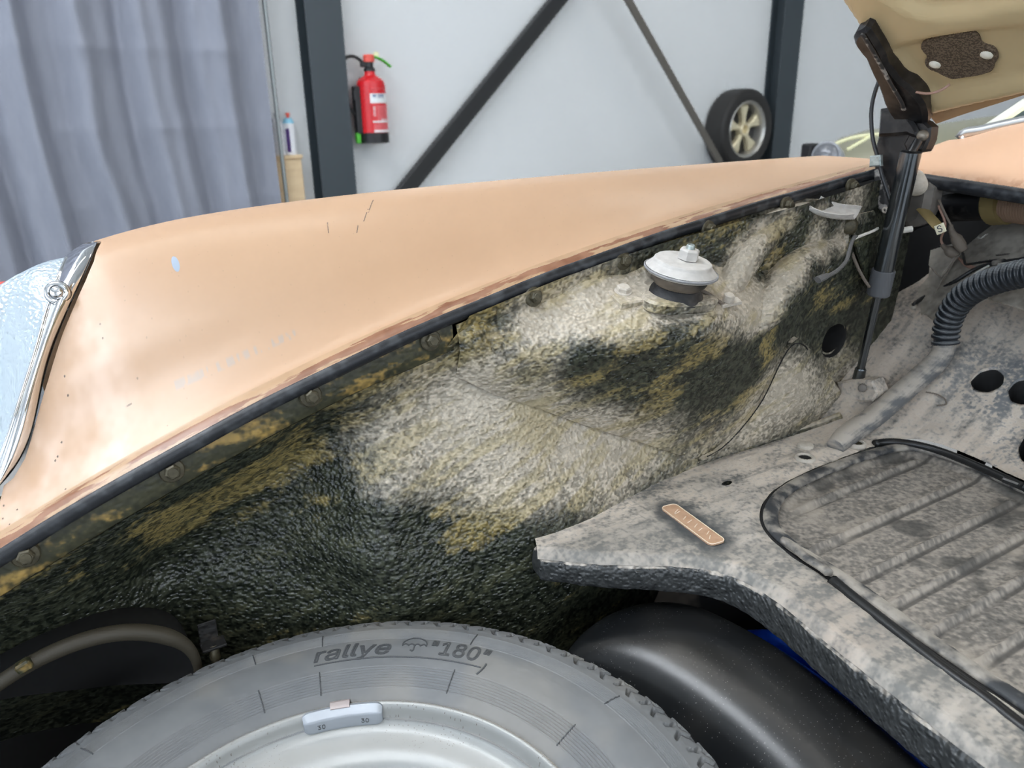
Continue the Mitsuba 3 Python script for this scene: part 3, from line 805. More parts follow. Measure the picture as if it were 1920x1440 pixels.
# rubber seal in the gutter
ls = np.linspace(-.12, 1.075, 160)
add('gutter_seal', tube(W3(ls, -.004 + .0008 * np.sin(ls * 40), Gz(ls) - .002), .0066, 12, sq=(.75, 1.05)), 'seal', car, True)

# mounting strip below the seal with its bolts (front part)
def flange_low(l): return Gz(l) - .0335 - .004 * np.sin(l * 21) * np.clip((l - .2) * 4, 0, 1)
ls = np.linspace(-.12, .397, 90)
P = np.stack([W3(ls, np.full_like(ls, w_), z_) for w_, z_ in ((.002, Gz(ls)), (-.001, Gz(ls) - .012), (-.002, Gz(ls) - .024), (-.001, flange_low(ls)), (.003, flange_low(ls) - .003), (.02, flange_low(ls) - .002))], 0)
v, f = grid_mesh(P); add('mounting_strip', (v, orient(v, f, -N)), 'flange', car, True)

# inner wing: the wheel arch panel, w over (l, z) through fitted points
ctl = [(-40, 1130, .030), (60, 1085, .022), (200, 1010, .022), (330, 935, .022), (500, 845, .020), (650, 770, .014), (780, 712, .008), (850, 690, .006),
       (-40, 1230, .075), (80, 1180, .070), (200, 1090, .070), (255, 1070, .078), (275, 1060, .098), (300, 1045, .100), (420, 960, .085), (560, 860, .060), (640, 815, .036),
       (255, 1160, .085), (285, 1160, .105), (420, 1090, .085), (540, 1040, .058), (600, 960, .040), (660, 900, .018), (690, 860, .012),
       (200, 1300, .150), (60, 1330, .150), (330, 1300, .140), (420, 1250, .10), (540, 1150, .055), (620, 1100, .026), (700, 1060, -.017), (700, 960, -.009), (720, 860, .003), (760, 780, .014), (830, 720, .014),
       (720, 1160, -.014), (800, 1200, -.016), (780, 1000, -.018), (800, 900, -.009), (900, 800, -.006), (900, 1000, -.030), (880, 1120, -.034), (1000, 980, -.044), (960, 900, -.028), (1020, 820, -.012), (1100, 900, -.030), (1130, 830, -.012),
       (1220, 880, -.016), (1300, 870, -.010), (1000, 1120, -.045), (1050, 1180, -.04), (1100, 1240, -.03),
       (930, 745, -.002), (1080, 795, -.003), (1200, 830, -.006), (1310, 862, -.008), (1450, 830, -.004), (1575, 785, .002), (1600, 700, .006), (1500, 700, -.010), (1480, 640, -.020), (1540, 600, -.008), (1560, 640, .002), (1600, 560, -.012), (1590, 490, -.026), (1600, 430, -.030), (1625, 420, -.026),
       (1650, 350, -.02), (1660, 450, -.01), (1680, 520, 0.0)]
cq = np.array([onw(*c) for c in ctl])
wall_w = RBFInterpolator(cq[:, [0, 2]], cq[:, 1], kernel='thin_plate_spline', smoothing=2e-4)
lt = np.linspace(-.22, 1.16, 60)
poly = sg.Polygon(list(zip(lt, np.where(lt < .39, flange_low(lt) + .004, Gz(np.minimum(lt, 1.02)) - .005))) + [(1.16, .48), (-.22, .48)])
hole = sg.Point(0, 0)
oh = onw(1560, 634, .002)
th = np.linspace(0, 2 * np.pi, 30)[:-1]
poly = sg.Polygon(poly.exterior.coords, [[(oh[0] + .028 * math.cos(t), oh[2] + .022 * math.sin(t)) for t in th]])
p2, f2 = patch2d(poly, .0034)
ww = wall_w(p2)
lump = (meshkit.fbm(W3(p2[:, 0], 0 * ww, p2[:, 1]) * 150, 3, 5) - .5) * .0018 + (meshkit.fbm(W3(p2[:, 0], 0 * ww, p2[:, 1]) * 18, 2, 6) - .5) * .006
v = W3(p2[:, 0], ww + lump, p2[:, 1])
add('inner_wing', (v, orient(v, f2, -N)), 'undercoat', car, True)
add('drain_hole', lathe([(.0285, -.004), (.0245, 0.0), (.0235, .012), (.020, .035), (0, .04)], W3(oh[0], oh[1] + .001, oh[2]), N, 30, xref=Z), 'cavity', car, True)

# strut tower with the two stamped ribs, a plate of its own welded over the inner wing
seam_low = [(855, 706), (930, 741), (1010, 766), (1080, 792), (1200, 829), (1270, 852), (1310, 860), (1345, 842), (1385, 806), (1430, 742), (1470, 668), (1492, 634)]
def ww_at(px, py, off):
    w_ = 0.0
    for _ in range(6):
        q = onw(px, py, w_); w_ = float(wall_w(q[None, [0, 2]])[0]) - off
    return (px, py, w_)
tb = [(*ww_at(*s, .0035),) for s in seam_low] + [ww_at(*s, .003) for s in ((1528, 570), (1572, 500), (1592, 440), (1592, 384))]
tt = [(1512, 372, -.004), (1440, 388, -.003), (1366, 408, -.003), (1300, 426, -.003), (1220, 460, -.003), (1110, 490, -.003), (965, 552, -.003), (855, 609, -.004)]
tin = [(854, 655, -.006), (900, 640, -.016), (1000, 652, -.030), (1100, 626, -.050), (1200, 612, -.068), (1330, 588, -.080), (1400, 612, -.068), (1440, 628, -.050),
       (920, 615, -.009), (1000, 592, -.010), (1060, 570, -.013), (1130, 530, -.012), (1180, 524, -.014), (1230, 498, -.014), (1060, 600, -.028), (1150, 570, -.036), (1220, 560, -.046), (1330, 550, -.058),
       (1320, 480, -.012), (1290, 470, -.008),
       (930, 690, -.017), (1000, 700, -.026), (1100, 700, -.044), (1200, 680, -.062), (1300, 680, -.068), (1390, 680, -.058), (1120, 760, -.026), (1200, 780, -.032), (1300, 780, -.034), (1370, 760, -.030), (1300, 835, -.013), (1420, 700, -.044), (1450, 660, -.044),
       (1400, 505, -.026), (1450, 445, -.014), (1510, 405, -.008), (1560, 395, -.010),
       (1350, 490, -.014), (1385, 450, -.008), (1420, 425, -.006), (1470, 402, -.005),
       (1430, 520, -.030), (1465, 480, -.018), (1505, 450, -.012), (1550, 430, -.014), (1420, 548, -.046), (1480, 512, -.030), (1530, 475, -.020),
       (1400, 588, -.066), (1450, 548, -.046),
       (1470, 600, -.040), (1520, 545, -.032), (1500, 590, -.030), (1560, 500, -.032)]
tq = np.array([onw(*c) for c in tb + tt + tin])
tower_w = RBFInterpolator(tq[:, [0, 2]], tq[:, 1], kernel='thin_plate_spline', smoothing=1e-5)
bd = np.array([onw(*c) for c in tb + tt])[:, [0, 2]]
poly = sg.Polygon(bd).buffer(0)
if poly.geom_type != 'Polygon': poly = max(poly.geoms, key=lambda g: g.area)
p2, f2 = patch2d(sg.Polygon(poly.exterior), .0030)
ww = tower_w(p2)
edge = np.array([poly.exterior.distance(sg.Point(*q)) for q in p2])
lump = ((meshkit.fbm(np.c_[p2 * 150, ww * 150], 3, 15) - .5) * .0024) * np.clip((-ww * 60), .25, 1) * np.clip(edge / .01, 0, 1)
v = W3(p2[:, 0], ww + lump, p2[:, 1])
tower = add('strut_tower', shell(v, orient(v, f2, -N), .004), 'undercoat', car, 40)

# triangular gusset plate
gb = [(1318, 862), (1352, 842), (1392, 804), (1430, 752), (1468, 672), (1484, 644), (1496, 634), (1512, 646), (1540, 682), (1572, 728), (1592, 758), (1588, 772), (1560, 788), (1500, 806), (1420, 834), (1350, 856)]
gw = [ww_at(*s, .013) for s in gb]
gw = [(a, b, min(c, -.012) if i in range(5, 9) else c) for i, (a, b, c) in enumerate(gw)]
gq = np.array([onw(*c) for c in gw] + [onw(*ww_at(1490, 740, .020)), onw(*ww_at(1450, 790, .018)), onw(*ww_at(1530, 750, .022))])
gus = RBFInterpolator(gq[:, [0, 2]], gq[:, 1], kernel='thin_plate_spline', smoothing=1e-4)
poly = sg.Polygon(gq[:len(gb), [0, 2]]).buffer(0)
p2, f2 = patch2d(sg.Polygon(poly.exterior), .003)
v = W3(p2[:, 0], gus(p2) + (meshkit.fbm(np.c_[p2 * 120, 0 * p2[:, 0]], 3, 25) - .5) * .003, p2[:, 1])
add('gusset_plate', shell(v, orient(v, f2, -N), .007), 'undercoat', car, 40)
# sealed seams lying along the edges of the tower and the gusset
def bead(pts, r, name, m='undercoat', off=.002):
    q = np.array([W3(*onw(*ww_at(*s, off))) for s in pts])
    add(name, tube(spline(q), r, 8), m, car, True)


for pts, rr in ((((1352, 566, -.040), (1376, 522, -.030), (1404, 476, -.024), (1434, 441, -.016), (1470, 416, -.010), (1524, 403, -.006), (1566, 398, -.004)), (.012, .019, .020, .020, .019, .017, .014)),
                (((1412, 622, -.046), (1426, 600, -.048), (1450, 564, -.043), (1486, 516, -.034), (1534, 476, -.022), (1572, 464, -.014), (1590, 470, -.008)), (.012, .026, .029, .026, .022, .020, .012))):
    c_ = spline([W3(*onw(*s)) for s in pts], 70)
    r_ = np.interp(np.linspace(0, 1, 70), np.linspace(0, 1, 7), rr)
    m_ = tube(c_, gaussian_filter1d(r_, 3, mode='nearest'), 48)
    q_ = np.asarray(m_.vertices); nn = meshkit.arrays(m_, True)[2]
    add('stamped_rib', (q_ + nn * ((meshkit.fbm(q_ * 140, 3, 31) - .5) * .0022)[:, None], m_.faces), 'undercoat', tower, True)
sealp = [W3(*onw(*ww_at(*s, .013))) for s in ((1326, 856), (1356, 838), (1394, 799), (1432, 746), (1468, 672), (1485, 648), (1500, 644), (1514, 656))]
add('sealer_gap', tube(spline(sealp, 80), .0008, 6), 'cavity', car, True)
# gutter bolts
for i, s in enumerate([(48, 1040), (322, 882), (582, 742), (807, 638), (1000, 556), (1168, 488), (1328, 430), (1475, 385), (1597, 350)]):
    q = onw(*s, (-.003, -.003, -.003, -.003, -.008, -.008, -.009, -.011, -.012)[i])
    c = W3(*q)
    ax = -N + .12 * Z
    hexp = [(.0068 * math.cos(t), .0068 * math.sin(t)) for t in np.arange(6) * math.pi / 3 + .3 * i]
    x, y, z = frame(ax, L)
    head = prism(hexp, c, x, y, .0015, .0085, .0012)
    dimple = lathe([(.0045, .0084), (.0040, .0096), (0, .0097)], c, z, 16)
    add('gutter_bolt', cat(head, dimple, lathe([(0, -.002), (.0105, -.002), (.0108, .0008), (.0098, .0020), (.0066, .0026), (0, .0026)], c, z, 28)), 'bolt_dirty', car, 35)

# headlamp: chrome ring with screw, deep ribbed lens
def seam3(l, w): return W3(l, w, float(fender_z(l, w)))
hc = W3(-.005, .19, .925)
back = spline([seam3(*s) for s in (seam_pts[0], *seam_pts[2:11:2])] + [W3(-.045, .055, .835)], 40)
front = spline([W3(*onw(*s)) for s in ((124, 482, .187), (102, 535, .148), (84, 592, .122), (66, 655, .102), (46, 718, .088), (25, 783, .074), (4, 845, .064))] + [W3(-.075, .085, .80)], 40)
back = back - (L * .0035); rowsr = []
for t in np.linspace(0, 1, 12):
    bulge = .012 * math.sin(math.pi * t) * (-N * .75 + Z * .25)
    sc = np.linspace(0, 1, 40)[:, None]
    rowsr.append(back * (1 - t) + front * t + bulge)
rowsr = [back + N * .012 - L * .004] + rowsr + [front + N * .02 + L * .003]
# the far half of the ring closes it over the top
P = np.stack(rowsr, 0)
def mirror_half(P):
    q = lwz(P); q2 = q.copy(); q2[..., 1] = 2 * .187 - q[..., 1]
    return np.concatenate([W3(q2[..., 0], q2[..., 1], q2[..., 2])[:, ::-1], P], 1)
P = mirror_half(P)
v, f = grid_mesh(P); hl = add('headlamp', (v, orient(v, f, -N + Z)), 'chrome', car, True, label='chrome headlamp ring with clear lens')
scp = onw(108, 549, .128)
sx, sy, sz = frame(-L * .25 - N * .9 + Z * .35, Z)
scr = W3(*scp) + sz * .002
add('screw', cat(lathe([(0.0105, -.012), (.0110, .000), (.0085, .003), (.0068, .0005), (.0, .0005)], scr, sz, 24), lathe([(.0062, 0), (.0058, .003), (.0035, .0042), (0, .0044)], scr, sz, 20)), 'chrome', hl, True)
lensf = spline([W3(*onw(*s)) for s in ((30, 516, .187), (14, 560, .165), (2, 625, .148), (-8, 690, .132), (-22, 760, .118), (-40, 830, .105))] + [W3(-.13, .11, .79)], 40)
rows2 = []
for t in np.linspace(0, 1, 14):
    rows2.append(front * (1 - t) + lensf * t + .006 * math.sin(math.pi * min(1, t * 1.02)) * (-N * .7 + Z * .3))
ctr = W3(-.10, .187, .90)
for t in np.linspace(.1, 1, 8): rows2.append(lensf * (1 - t) + ctr * t - L * .028 * math.sin(t * math.pi / 2) + (-L * .004))
P = mirror_half(np.stack(rows2, 0))
v, f = grid_mesh(P); add('lens', (v, orient(v, f, -N - L)), 'lens', hl, True, label='clear stippled headlamp lens')
add('lens_edge', tube(spline(list(front[:38] - N * .003)), .0013, 8), 'chrome', hl, True)

# headlamp tub and bracket low in the recess of the inner wing
tubp = spline([W3(*onw(*s, .030)) for s in ((-60, 1330), (30, 1260), (80, 1232), (150, 1203), (230, 1186), (300, 1190), (345, 1208), (368, 1240), (366, 1290))], 60)
tub = add('headlamp_tub', cat(tube(tubp, np.interp(np.linspace(0, 1, 60), [0, .12, .3, .7, .85, 1], [.006, .0065, .0072, .0080, .005, .003]), 12)), 'tub_edge', car, True)
P = np.stack([tubp, tubp + N * .05 - Z * .004, tubp + N * .12 - Z * .03], 0)
v, f = grid_mesh(P); add('tub_skin', (v, orient(v, f, -Z)), 'cavity', tub, True)
q = lwz(tubp); ctr = np.array([q[:, 0].mean(), 0, .60])
P = np.stack([tubp + N * .004] + [W3(q[:, 0] * (1 - t) + ctr[0] * t, q[:, 1] + .010 + .05 * t, q[:, 2] * (1 - t) + ctr[2] * t) for t in (.3, .7, 1)], 0)
v, f = grid_mesh(P); add('tub_face', (v, orient(v, f, -N)), 'cavity', tub, True)
cl = W3(*onw(45, 1248, .024)); add('tub_clip', place(rbox((.013, .010, .010), .002), cl, (L + .35 * Z) / math.hypot(1, .35), (Z - .35 * L) / math.hypot(1, .35), -N), 'flange', tub, False)
bk = onw(392, 1195, .055)
brk = add('lamp_bracket', cat(place(rbox((.018, .002, .022), .0006), W3(bk[0], bk[1], bk[2] + .008), L, N, Z), place(rbox((.024, .018, .003), .0008), W3(bk[0] + .002, bk[1] - .008, bk[2] - .004), L, N, Z)), 'cavity_dust', car, False)
add('adjuster', lathe([(0, -.026), (.0042, -.026), (.0042, -.014), (.0052, -.014), (.0052, 0), (0, 0)], W3(bk[0] + .001, bk[1] - .010, bk[2] - .004), Z * .9 + N * .4, 16), 'bolt_dirty', brk, True)

# ------------------------------------------------------------------ trunk floor
def floor_z(l, w):
    l, w = np.broadcast_arrays(np.asarray(l, float), w)
    l0 = np.interp(w, [-.20, -.12, -.03, .05], [1.075, 1.06, .985, .96])
    t = l - l0
    return .70 + .70 * (t + np.sqrt(t * t + .0012)) / 2 * np.clip((l - .8) * 6, 0, 1)


def onfloor(px, py, off=0.0):
    r = sight(px, py); t = np.linspace(.5, 2.0, 6000); q = lwz(CAM + r * t[:, None])
    d = q[:, 2] - floor_z(q[:, 0], q[:, 1]) - off
    i = np.nonzero(d < 0)[0][0]
    return q[i]


lp_ = [onz(*s, .70)[:2] for s in ((1008, 1034), (1080, 1040), (1150, 1045), (1230, 1046), (1300, 1050), (1366, 1063), (1420, 1088), (1475, 1125), (1585, 1214), (1730, 1327), (1858, 1425))]
lipc = CubicSpline(np.arange(11), lp_)
lip = lipc(np.linspace(0, 10, 90))
lip = np.vstack([lip, [[lip[-1, 0] - .012, -.54], [lip[-1, 0] - .05, -.62], [lip[-1, 0] - .12, -.70], [lip[-1, 0] - .22, -.75]]])
REAR = [tuple(onfloor(*s)[:2]) for s in ((1960, 400), (1872, 424), (1800, 474), (1748, 508), (1724, 526), (1690, 545), (1655, 566))]
left = REAR + [(1.02, .032), (.85, .015), (.76, .010), (.66, -.008), (.56, -.026), (.50, -.036), (.466, -.044)]
outline = sg.Polygon(list(map(tuple, lip)) + [(.28, -.80), (REAR[0][0], -.80)] + left).buffer(0)
# hatch opening (rounded, ribbed lid in a rubber seal)
hq = [onz(*s, .70)[:2] for s in ((1920, 905), (1840, 868), (1770, 843), (1700, 829), (1640, 836), (1570, 858), (1500, 886), (1450, 914), (1424, 948), (1426, 985), (1452, 1016), (1500, 1050), (1560, 1088))]
hq = hq + [(.655, -.36), (.640, -.48), (.630, -.60), (.64, -.655), (.68, -.69), (.80, -.70), (.98, -.69), (1.03, -.655), (1.045, -.60), (1.045, -.45), (1.042, -.34)]
hatch = sg.Polygon(hq)
hring = spline(np.c_[np.array(hq + [hq[0]]), np.zeros(len(hq) + 1)], 420)[:, :2]
hatch = sg.Polygon(hring).buffer(0)
holes = []
for s, rx, ry in (((1852, 715), 32, 23), ((1924, 735), 36, 25), ((1945, 838), 36, 40)):
    c = onfloor(*s); a = onfloor(s[0] + rx, s[1] - ry * .25); b = onfloor(s[0], s[1] - ry)
    e1, e2 = a[:2] - c[:2], b[:2] - c[:2]
    R_ = .5 * (np.linalg.norm(e1) + np.linalg.norm(e2))
    t = np.linspace(0, 2 * np.pi, 41)[:-1]
    jag = 1 + .03 * np.sin(3 * t + s[0]) + .02 * np.sin(7 * t)
    ring_ = c[:2] + np.cos(t)[:, None] * e1 * jag[:, None] + np.sin(t)[:, None] * e2 * jag[:, None]
    holes.append(ring_); _holes_c.append(c[:2])
sh = onz(1363, 906, .70)[:2]
t = np.linspace(0, 2 * np.pi, 17)[:-1]
small = sh + np.c_[.008 * np.cos(t), .0045 * np.sin(t)]
open_ = shapely.union_all([hatch.buffer(-.002)] + [sg.Polygon(h).buffer(0) for h in holes] + [sg.Polygon(small)])
fl = outline.difference(open_)
if fl.geom_type != 'Polygon': fl = max(fl.geoms, key=lambda g: g.area)
p2, f2 = patch2d(fl, .0060)
zz = floor_z(p2[:, 0], p2[:, 1])
# lengthwise pressed creases between hatch and slope, gentle unevenness, rolled front edge
for wc2, l0, l1 in ((-.085, 1.02, 1.19), (-.118, 1.055, 1.20), (-.155, 1.065, 1.22)):
    d = (p2[:, 1] - wc2 - .02 * (p2[:, 0] - 1.1)) / .004
    zz = zz - .0022 * np.exp(-d * d) * np.clip((p2[:, 0] - l0) * 60, 0, 1) * np.clip((l1 - p2[:, 0]) * 40, 0, 1)
zz = zz + (meshkit.fbm(np.c_[p2 * 22, 0 * zz], 2, 3) - .5) * .003 + (meshkit.fbm(np.c_[p2 * 110, 0 * zz], 2, 8) - .5) * .0012
lipline = sg.LineString(lip)
dl = shapely.distance(shapely.points(p2), lipline)
zz = zz - .010 * np.clip(1 - dl / .010, 0, 1) ** 2
dh = shapely.distance(shapely.points(p2), sg.LineString(hring))
zz = zz - .004 * np.clip(1 - dh / .012, 0, 1) ** 2
v = W3(p2[:, 0], p2[:, 1], zz)
mat('floor_dust', prin(proc(c_floor), .62, spec=.4), floor_bump, .0013)
floor_k = add('trunk_floor', (v, orient(v, f2, Z)), 'floor_dust', car, True)
sp_ = [W3(*onfloor(*s, .001)) for s in ((1060, 970), (1120, 942), (1220, 904), (1312, 868), (1380, 846), (1450, 824), (1520, 802), (1578, 780))]
sp_ = spline(sp_, 160)
add('sealer_bead', tube(sp_ + N * .002, .0058 + .0014 * (meshkit.fbm(sp_ * 60, 3, 4) - .5), 10), 'undercoat', floor_k, True)
# folded front edge of the floor
hs = np.array([.024 + .010 * np.clip(i / 60, 0, 1) for i in range(len(lip))])
lv = np.vstack([[.478, -.040], [.466, -.044], [.463, -.050], lip[1:]])
hs = np.r_[.024, .024, .024, hs[1:]]
nrm = gaussian_filter1d(np.gradient(lv, axis=0), 1, axis=0); nrm = np.c_[-nrm[:, 1], nrm[:, 0]]; nrm /= np.linalg.norm(nrm, axis=1, keepdims=True)
if (nrm[40] @ (lv[40] - np.array([.1375, -.296]))) > 0: nrm = -nrm
res = []
sdense = np.linspace(0, len(lv) - 1, 700)
lvd = np.stack([np.interp(sdense, np.arange(len(lv)), lv[:, k_]) for k_ in (0, 1)], -1); nd = np.stack([np.interp(sdense, np.arange(len(lv)), nrm[:, k_]) for k_ in (0, 1)], -1); hd = np.interp(sdense, np.arange(len(lv)), hs)
for o, zf in ((-.004, .0), (-.001, -.02), (.002, -.10), (.0035, -.25), (.004, -.45), (.004, -.65), (.004, -.85), (.0035, -1.0), (.001, -1.06), (-.006, -1.05)):
    zt = .6905 + zf * hd
    q = lvd + nd * o
    lump = (meshkit.fbm(np.c_[q * 95, zt * 95], 3, 4) - .5) * .0045
    q = q + nd * lump[:, None]
    res.append(W3(q[:, 0], q[:, 1], zt + (.002 if zf == 0 else 0)))
v, f = grid_mesh(np.stack(res, 0)); add('front_edge', (v, orient(v, f, -L)), 'lip', floor_k, True)
# rims of the round openings with wells below
for r_ in holes:
    zf = floor_z(r_[:, 0], r_[:, 1])
    c = r_.mean(0); big = c + (r_ - c) * 1.10; dn = c + (r_ - c) * .99
    P = np.stack([W3(big[:, 0], big[:, 1], floor_z(big[:, 0], big[:, 1]) + .0004), W3(r_[:, 0], r_[:, 1], zf + .0025), W3(dn[:, 0], dn[:, 1], zf - .003)], 0)
    v, f = grid_mesh(P, closed_v=True); add('hole_rim', (v, orient(v, f, Z)), 'floor_dust', floor_k, True)
    P = np.stack([W3(dn[:, 0], dn[:, 1], zf - .002), W3(dn[:, 0], dn[:, 1], zf - .12), np.broadcast_to(W3(c[0], c[1], zf.min() - .12), (len(r_), 3))], 0)
    v, f = grid_mesh(P, closed_v=True); add('hole_well', (v, orient(v, f, Z)), 'cavity', floor_k, True)
# rubber sealed ribbed hatch lid
lid = hatch.buffer(-.017)
p2, f2 = patch2d(lid, .0042)
de = shapely.distance(shapely.points(p2), lid.exterior)
zz = .694 - .006 * np.clip(de / .012, 0, 1)
for wr_ in (-.146, -.181, -.215, -.247, -.276, -.300, -.322, -.344, -.366, -.389, -.412, -.436, -.462, -.49, -.52, -.55, -.58, -.61):
    pass
for wr_ in HATCH_RIBS:
    d = p2[:, 1] - wr_
    zz = zz + (.0052 * np.exp(-(d / .0034) ** 2) - .0028 * np.exp(-((d + .007) / .005) ** 2)) * np.clip((de - .012) / .015, 0, 1)
v = W3(p2[:, 0], p2[:, 1], zz)
hatch_k = add('hatch_lid', (v, orient(v, f2, Z)), 'hatch', car, True, label='grey ribbed hatch lid in the trunk floor')
hl3 = lambda off, z_: np.array([W3(x, y, z_) for x, y in np.asarray(hatch.buffer(off).simplify(.0004).exterior.coords)])
inn = hl3(-.014, .6985); add('seal_lip', tube(spline(inn, 500), .0068, 10, caps=False, sq=(1.25, .7)), 'seal_dusty', hatch_k, True)
add('seal_groove', tube(spline(hl3(-.0045, .694), 500), .0042, 8, caps=False), 'cavity', hatch_k, True)
tb_ = spline([W3(x, y, .6975) for x, y in [onz(*s, .70)[:2] for s in ((1562, 1086), (1600, 1118), (1660, 1165), (1720, 1212), (1790, 1265), (1850, 1308), (1925, 1366))]] + [W3(.627, -.55, .698), W3(.63, -.64, .698)], 200)
add('seal_tube', tube(tb_, .0066, 12), 'rubber_black', hatch_k, True, label='black rubber seal tube along the near edge of the hatch')
add('loose_strip', tube(spline([W3(*onz(*s, .706)) for s in ((1466, 1012), (1486, 1024), (1510, 1044), (1538, 1062), (1554, 1074))], 30), .0050, 8, sq=(1.1, .8)), 'seal_dusty', hatch_k, True, label='loose end of the grey seal strip')
add('rear_strip', tube(spline([W3(*onz(*s, .704)) for s in ((1640, 832), (1700, 831), (1750, 842), (1800, 860), (1860, 886), (1925, 916))], 60), .0052, 10), 'rubber_black', hatch_k, True, label='black seal strip at the rear of the hatch')
add('strip_clip', place(rbox((.010, .022, .007), .002), W3(*onz(1897, 904, .708)), L, N, Z), 'rubber_black', hatch_k, False)
for s, r_ in (((1762, 1090), .0035), ((1727, 1090), .0028), ((1720, 1085), .0025), ((1812, 1122), .0025)):
    pass
# plugs and grommets
for s, kind in (((1510, 838), 0), ((1509, 861), 1), ((1605, 834), 1)):
    c = W3(*onfloor(*s)) + Z * .001; sc_ = 1.0 if kind == 0 else 1.15
    if kind == 0: add('round_plug', lathe([(0.0108, -.001), (.0108, .002), (.009, .0042), (0, .0048)], c, Z, 28), 'bolt_dusty', floor_k, True)
    else:
        g = add('grommet', lathe([(.0135, -.001), (.0132, .0026), (.0108, .0038), (.0085, .0028), (.0080, -.004), (.0130, -.004)], c, Z, 28, closed=True), 'bolt_dusty', floor_k, True)
        add('grommet_hole', lathe([(.0083, .0012), (.004, .0006), (0, .0004)], c, Z, 24), 'bolt_dirty' if s[0] > 1600 else 'cavity', g, True)
# stamped identification pad
a, b = W3(*_pad[0], .7012), W3(*_pad[1], .7012)
ex = (b - a) / np.linalg.norm(b - a); ey = np.cross(Z, ex); ln = np.linalg.norm(b - a)
def rrect(w_, h_, r_):
    return np.asarray(sg.box(-w_ / 2 + r_, -h_ / 2 + r_, w_ / 2 - r_, h_ / 2 - r_).buffer(r_, 6).exterior.coords)[:-1]
pad = add('number_pad', prism(rrect(ln + .022, .0215, .006), (a + b) / 2, ex, ey, -.001, .0010, .0004), 'pad', floor_k, 30, label='bare tan pad with worn stamped digits')
rr = rrect(ln + .0215, .021, .006); rr = np.vstack([rr, rr[:1]])
add('pad_border', tube(np.array([(a + b) / 2 + x * ex + y * ey + Z * .0011 for x, y in rr]), .0006, 6, caps=False), 'pad_edge', pad, True)
for x, y0, y1, dx in ((-.035, -.004, .005, .006), (-.030, -.005, .004, .003), (-.016, -.004, .003, .004), (-.006, -.004, .004, .003), (.004, -.003, .0045, .005), (.015, -.004, .003, .003), (.024, -.001, .006, .005), (.032, -.004, .002, .006)):
    add('stamped_stroke', tube(np.array([(a + b) / 2 + (x + dx) * ex * .95 + y0 * ey + Z * .0010, (a + b) / 2 + x * ex * .95 + y1 * ey + Z * .0010]), .0006, 6), 'pad_edge', pad, True)

# dark shell below and around the spare wheel well, so that the body is closed
pl = [(-.42, .20), (.30, .20), (1.46, .20), (1.46, -.86), (-.42, -.86)]
v = np.array([W3(x, y, z_) for z_ in (.455, .445) for x, y in pl])
add('well_pan', prism(pl, W3(0, 0, .44), L, -np.cross(L, Z) * 1.0 if False else np.cross(Z, L), 0, .012), 'cavity', car, False)
ls = np.linspace(-.40, 1.46, 40)
P = np.stack([W3(ls, np.full_like(ls, .17), np.full_like(ls, .45)), W3(ls, np.full_like(ls, .17), Gz(np.clip(ls, -.1, 1.02)) - .02)], 0)
v, f = grid_mesh(P); add('outer_skin', (v, orient(v, f, -N)), 'cavity', car, True)
ws_ = np.linspace(-.86, .17, 20)
P = np.stack([W3(np.full_like(ws_, -.40), ws_, np.full_like(ws_, z_)) for z_ in (.45, .60, .74)], 0)
v, f = grid_mesh(P); add('nose_panel', (v, orient(v, f, L)), 'cavity_dust', car, True)
# wall of the well under the floor edge
tw = np.linspace(math.radians(62), math.radians(-95), 60)
P = np.stack([W3(.1375 + r_ * np.cos(tw), -.296 + r_ * np.sin(tw), np.full_like(tw, z_)) for r_, z_ in ((.62, .672), (.61, .60), (.585, .52), (.54, .455))], 0)
v, f = grid_mesh(P); add('well_wall', (v, orient(v, f, -L)), 'cavity_dust', car, True)
for ww_, ll in ((.22, (.45,)),):
    add('road_wheel', cat(lathe([(.19, -.08), (.24, -.092), (.295, -.075), (.305, -.05), (.305, .05), (.295, .075), (.24, .092), (.19, .08)], W3(.47, .27, FZ + .305), N, 48, closed=True), lathe([(0, -.05), (.19, -.06), (.20, .07), (0, .03)], W3(.47, .27, FZ + .305), N, 48)), 'rubber_black', car, 40)
    add('road_wheel', cat(lathe([(.19, -.08), (.24, -.092), (.295, -.075), (.305, -.05), (.305, .05), (.295, .075), (.24, .092), (.19, .08)], W3(.47, -1.10, FZ + .305), N, 48, closed=True), lathe([(0, -.05), (.19, -.06), (.20, .07), (0, .03)], W3(.47, -1.10, FZ + .305), N, 48)), 'rubber_black', car, 40)

# glossy black tank wrapped round the spare wheel
th_ = np.radians(np.r_[np.linspace(30.5, 20, 22), np.linspace(19.5, -60, 90)])
prof = np.array([(.333, .470), (.337, .520), (.347, .560), (.362, .594), (.380, .615), (.400, .6275), (.425, .634), (.450, .6355), (.470, .6335), (.486, .628), (.497, .617), (.503, .600), (.504, .57), (.500, .50)])
prof = np.c_[gaussian_filter1d(np.interp(np.linspace(0, 13, 60), np.arange(14), prof[:, 0]), 1.5, mode='nearest'), gaussian_filter1d(np.interp(np.linspace(0, 13, 60), np.arange(14), prof[:, 1]), 1.5, mode='nearest')]
rows = []
for t in th_:
    d = math.degrees(t)
    s_ = np.clip((30.5 - d) / 17, 0, 1); k_ = math.sqrt(max(0, 1 - (1 - s_) ** 2))     # rounded end
    rc = .345; r_ = rc + (prof[:, 0] - rc) * (.10 + .90 * k_)
    z_ = .47 + (prof[:, 1] - .47) * (.62 + .38 * k_)
    rows.append(W3(.1375 + r_ * math.cos(t), -.296 + r_ * math.sin(t), z_))
P = np.stack(rows, 0); v, f = grid_mesh(P)
v = np.vstack([v, P[0].mean(0) - Z * .03]); n_ = P.shape[1]; i_ = np.arange(n_ - 1)
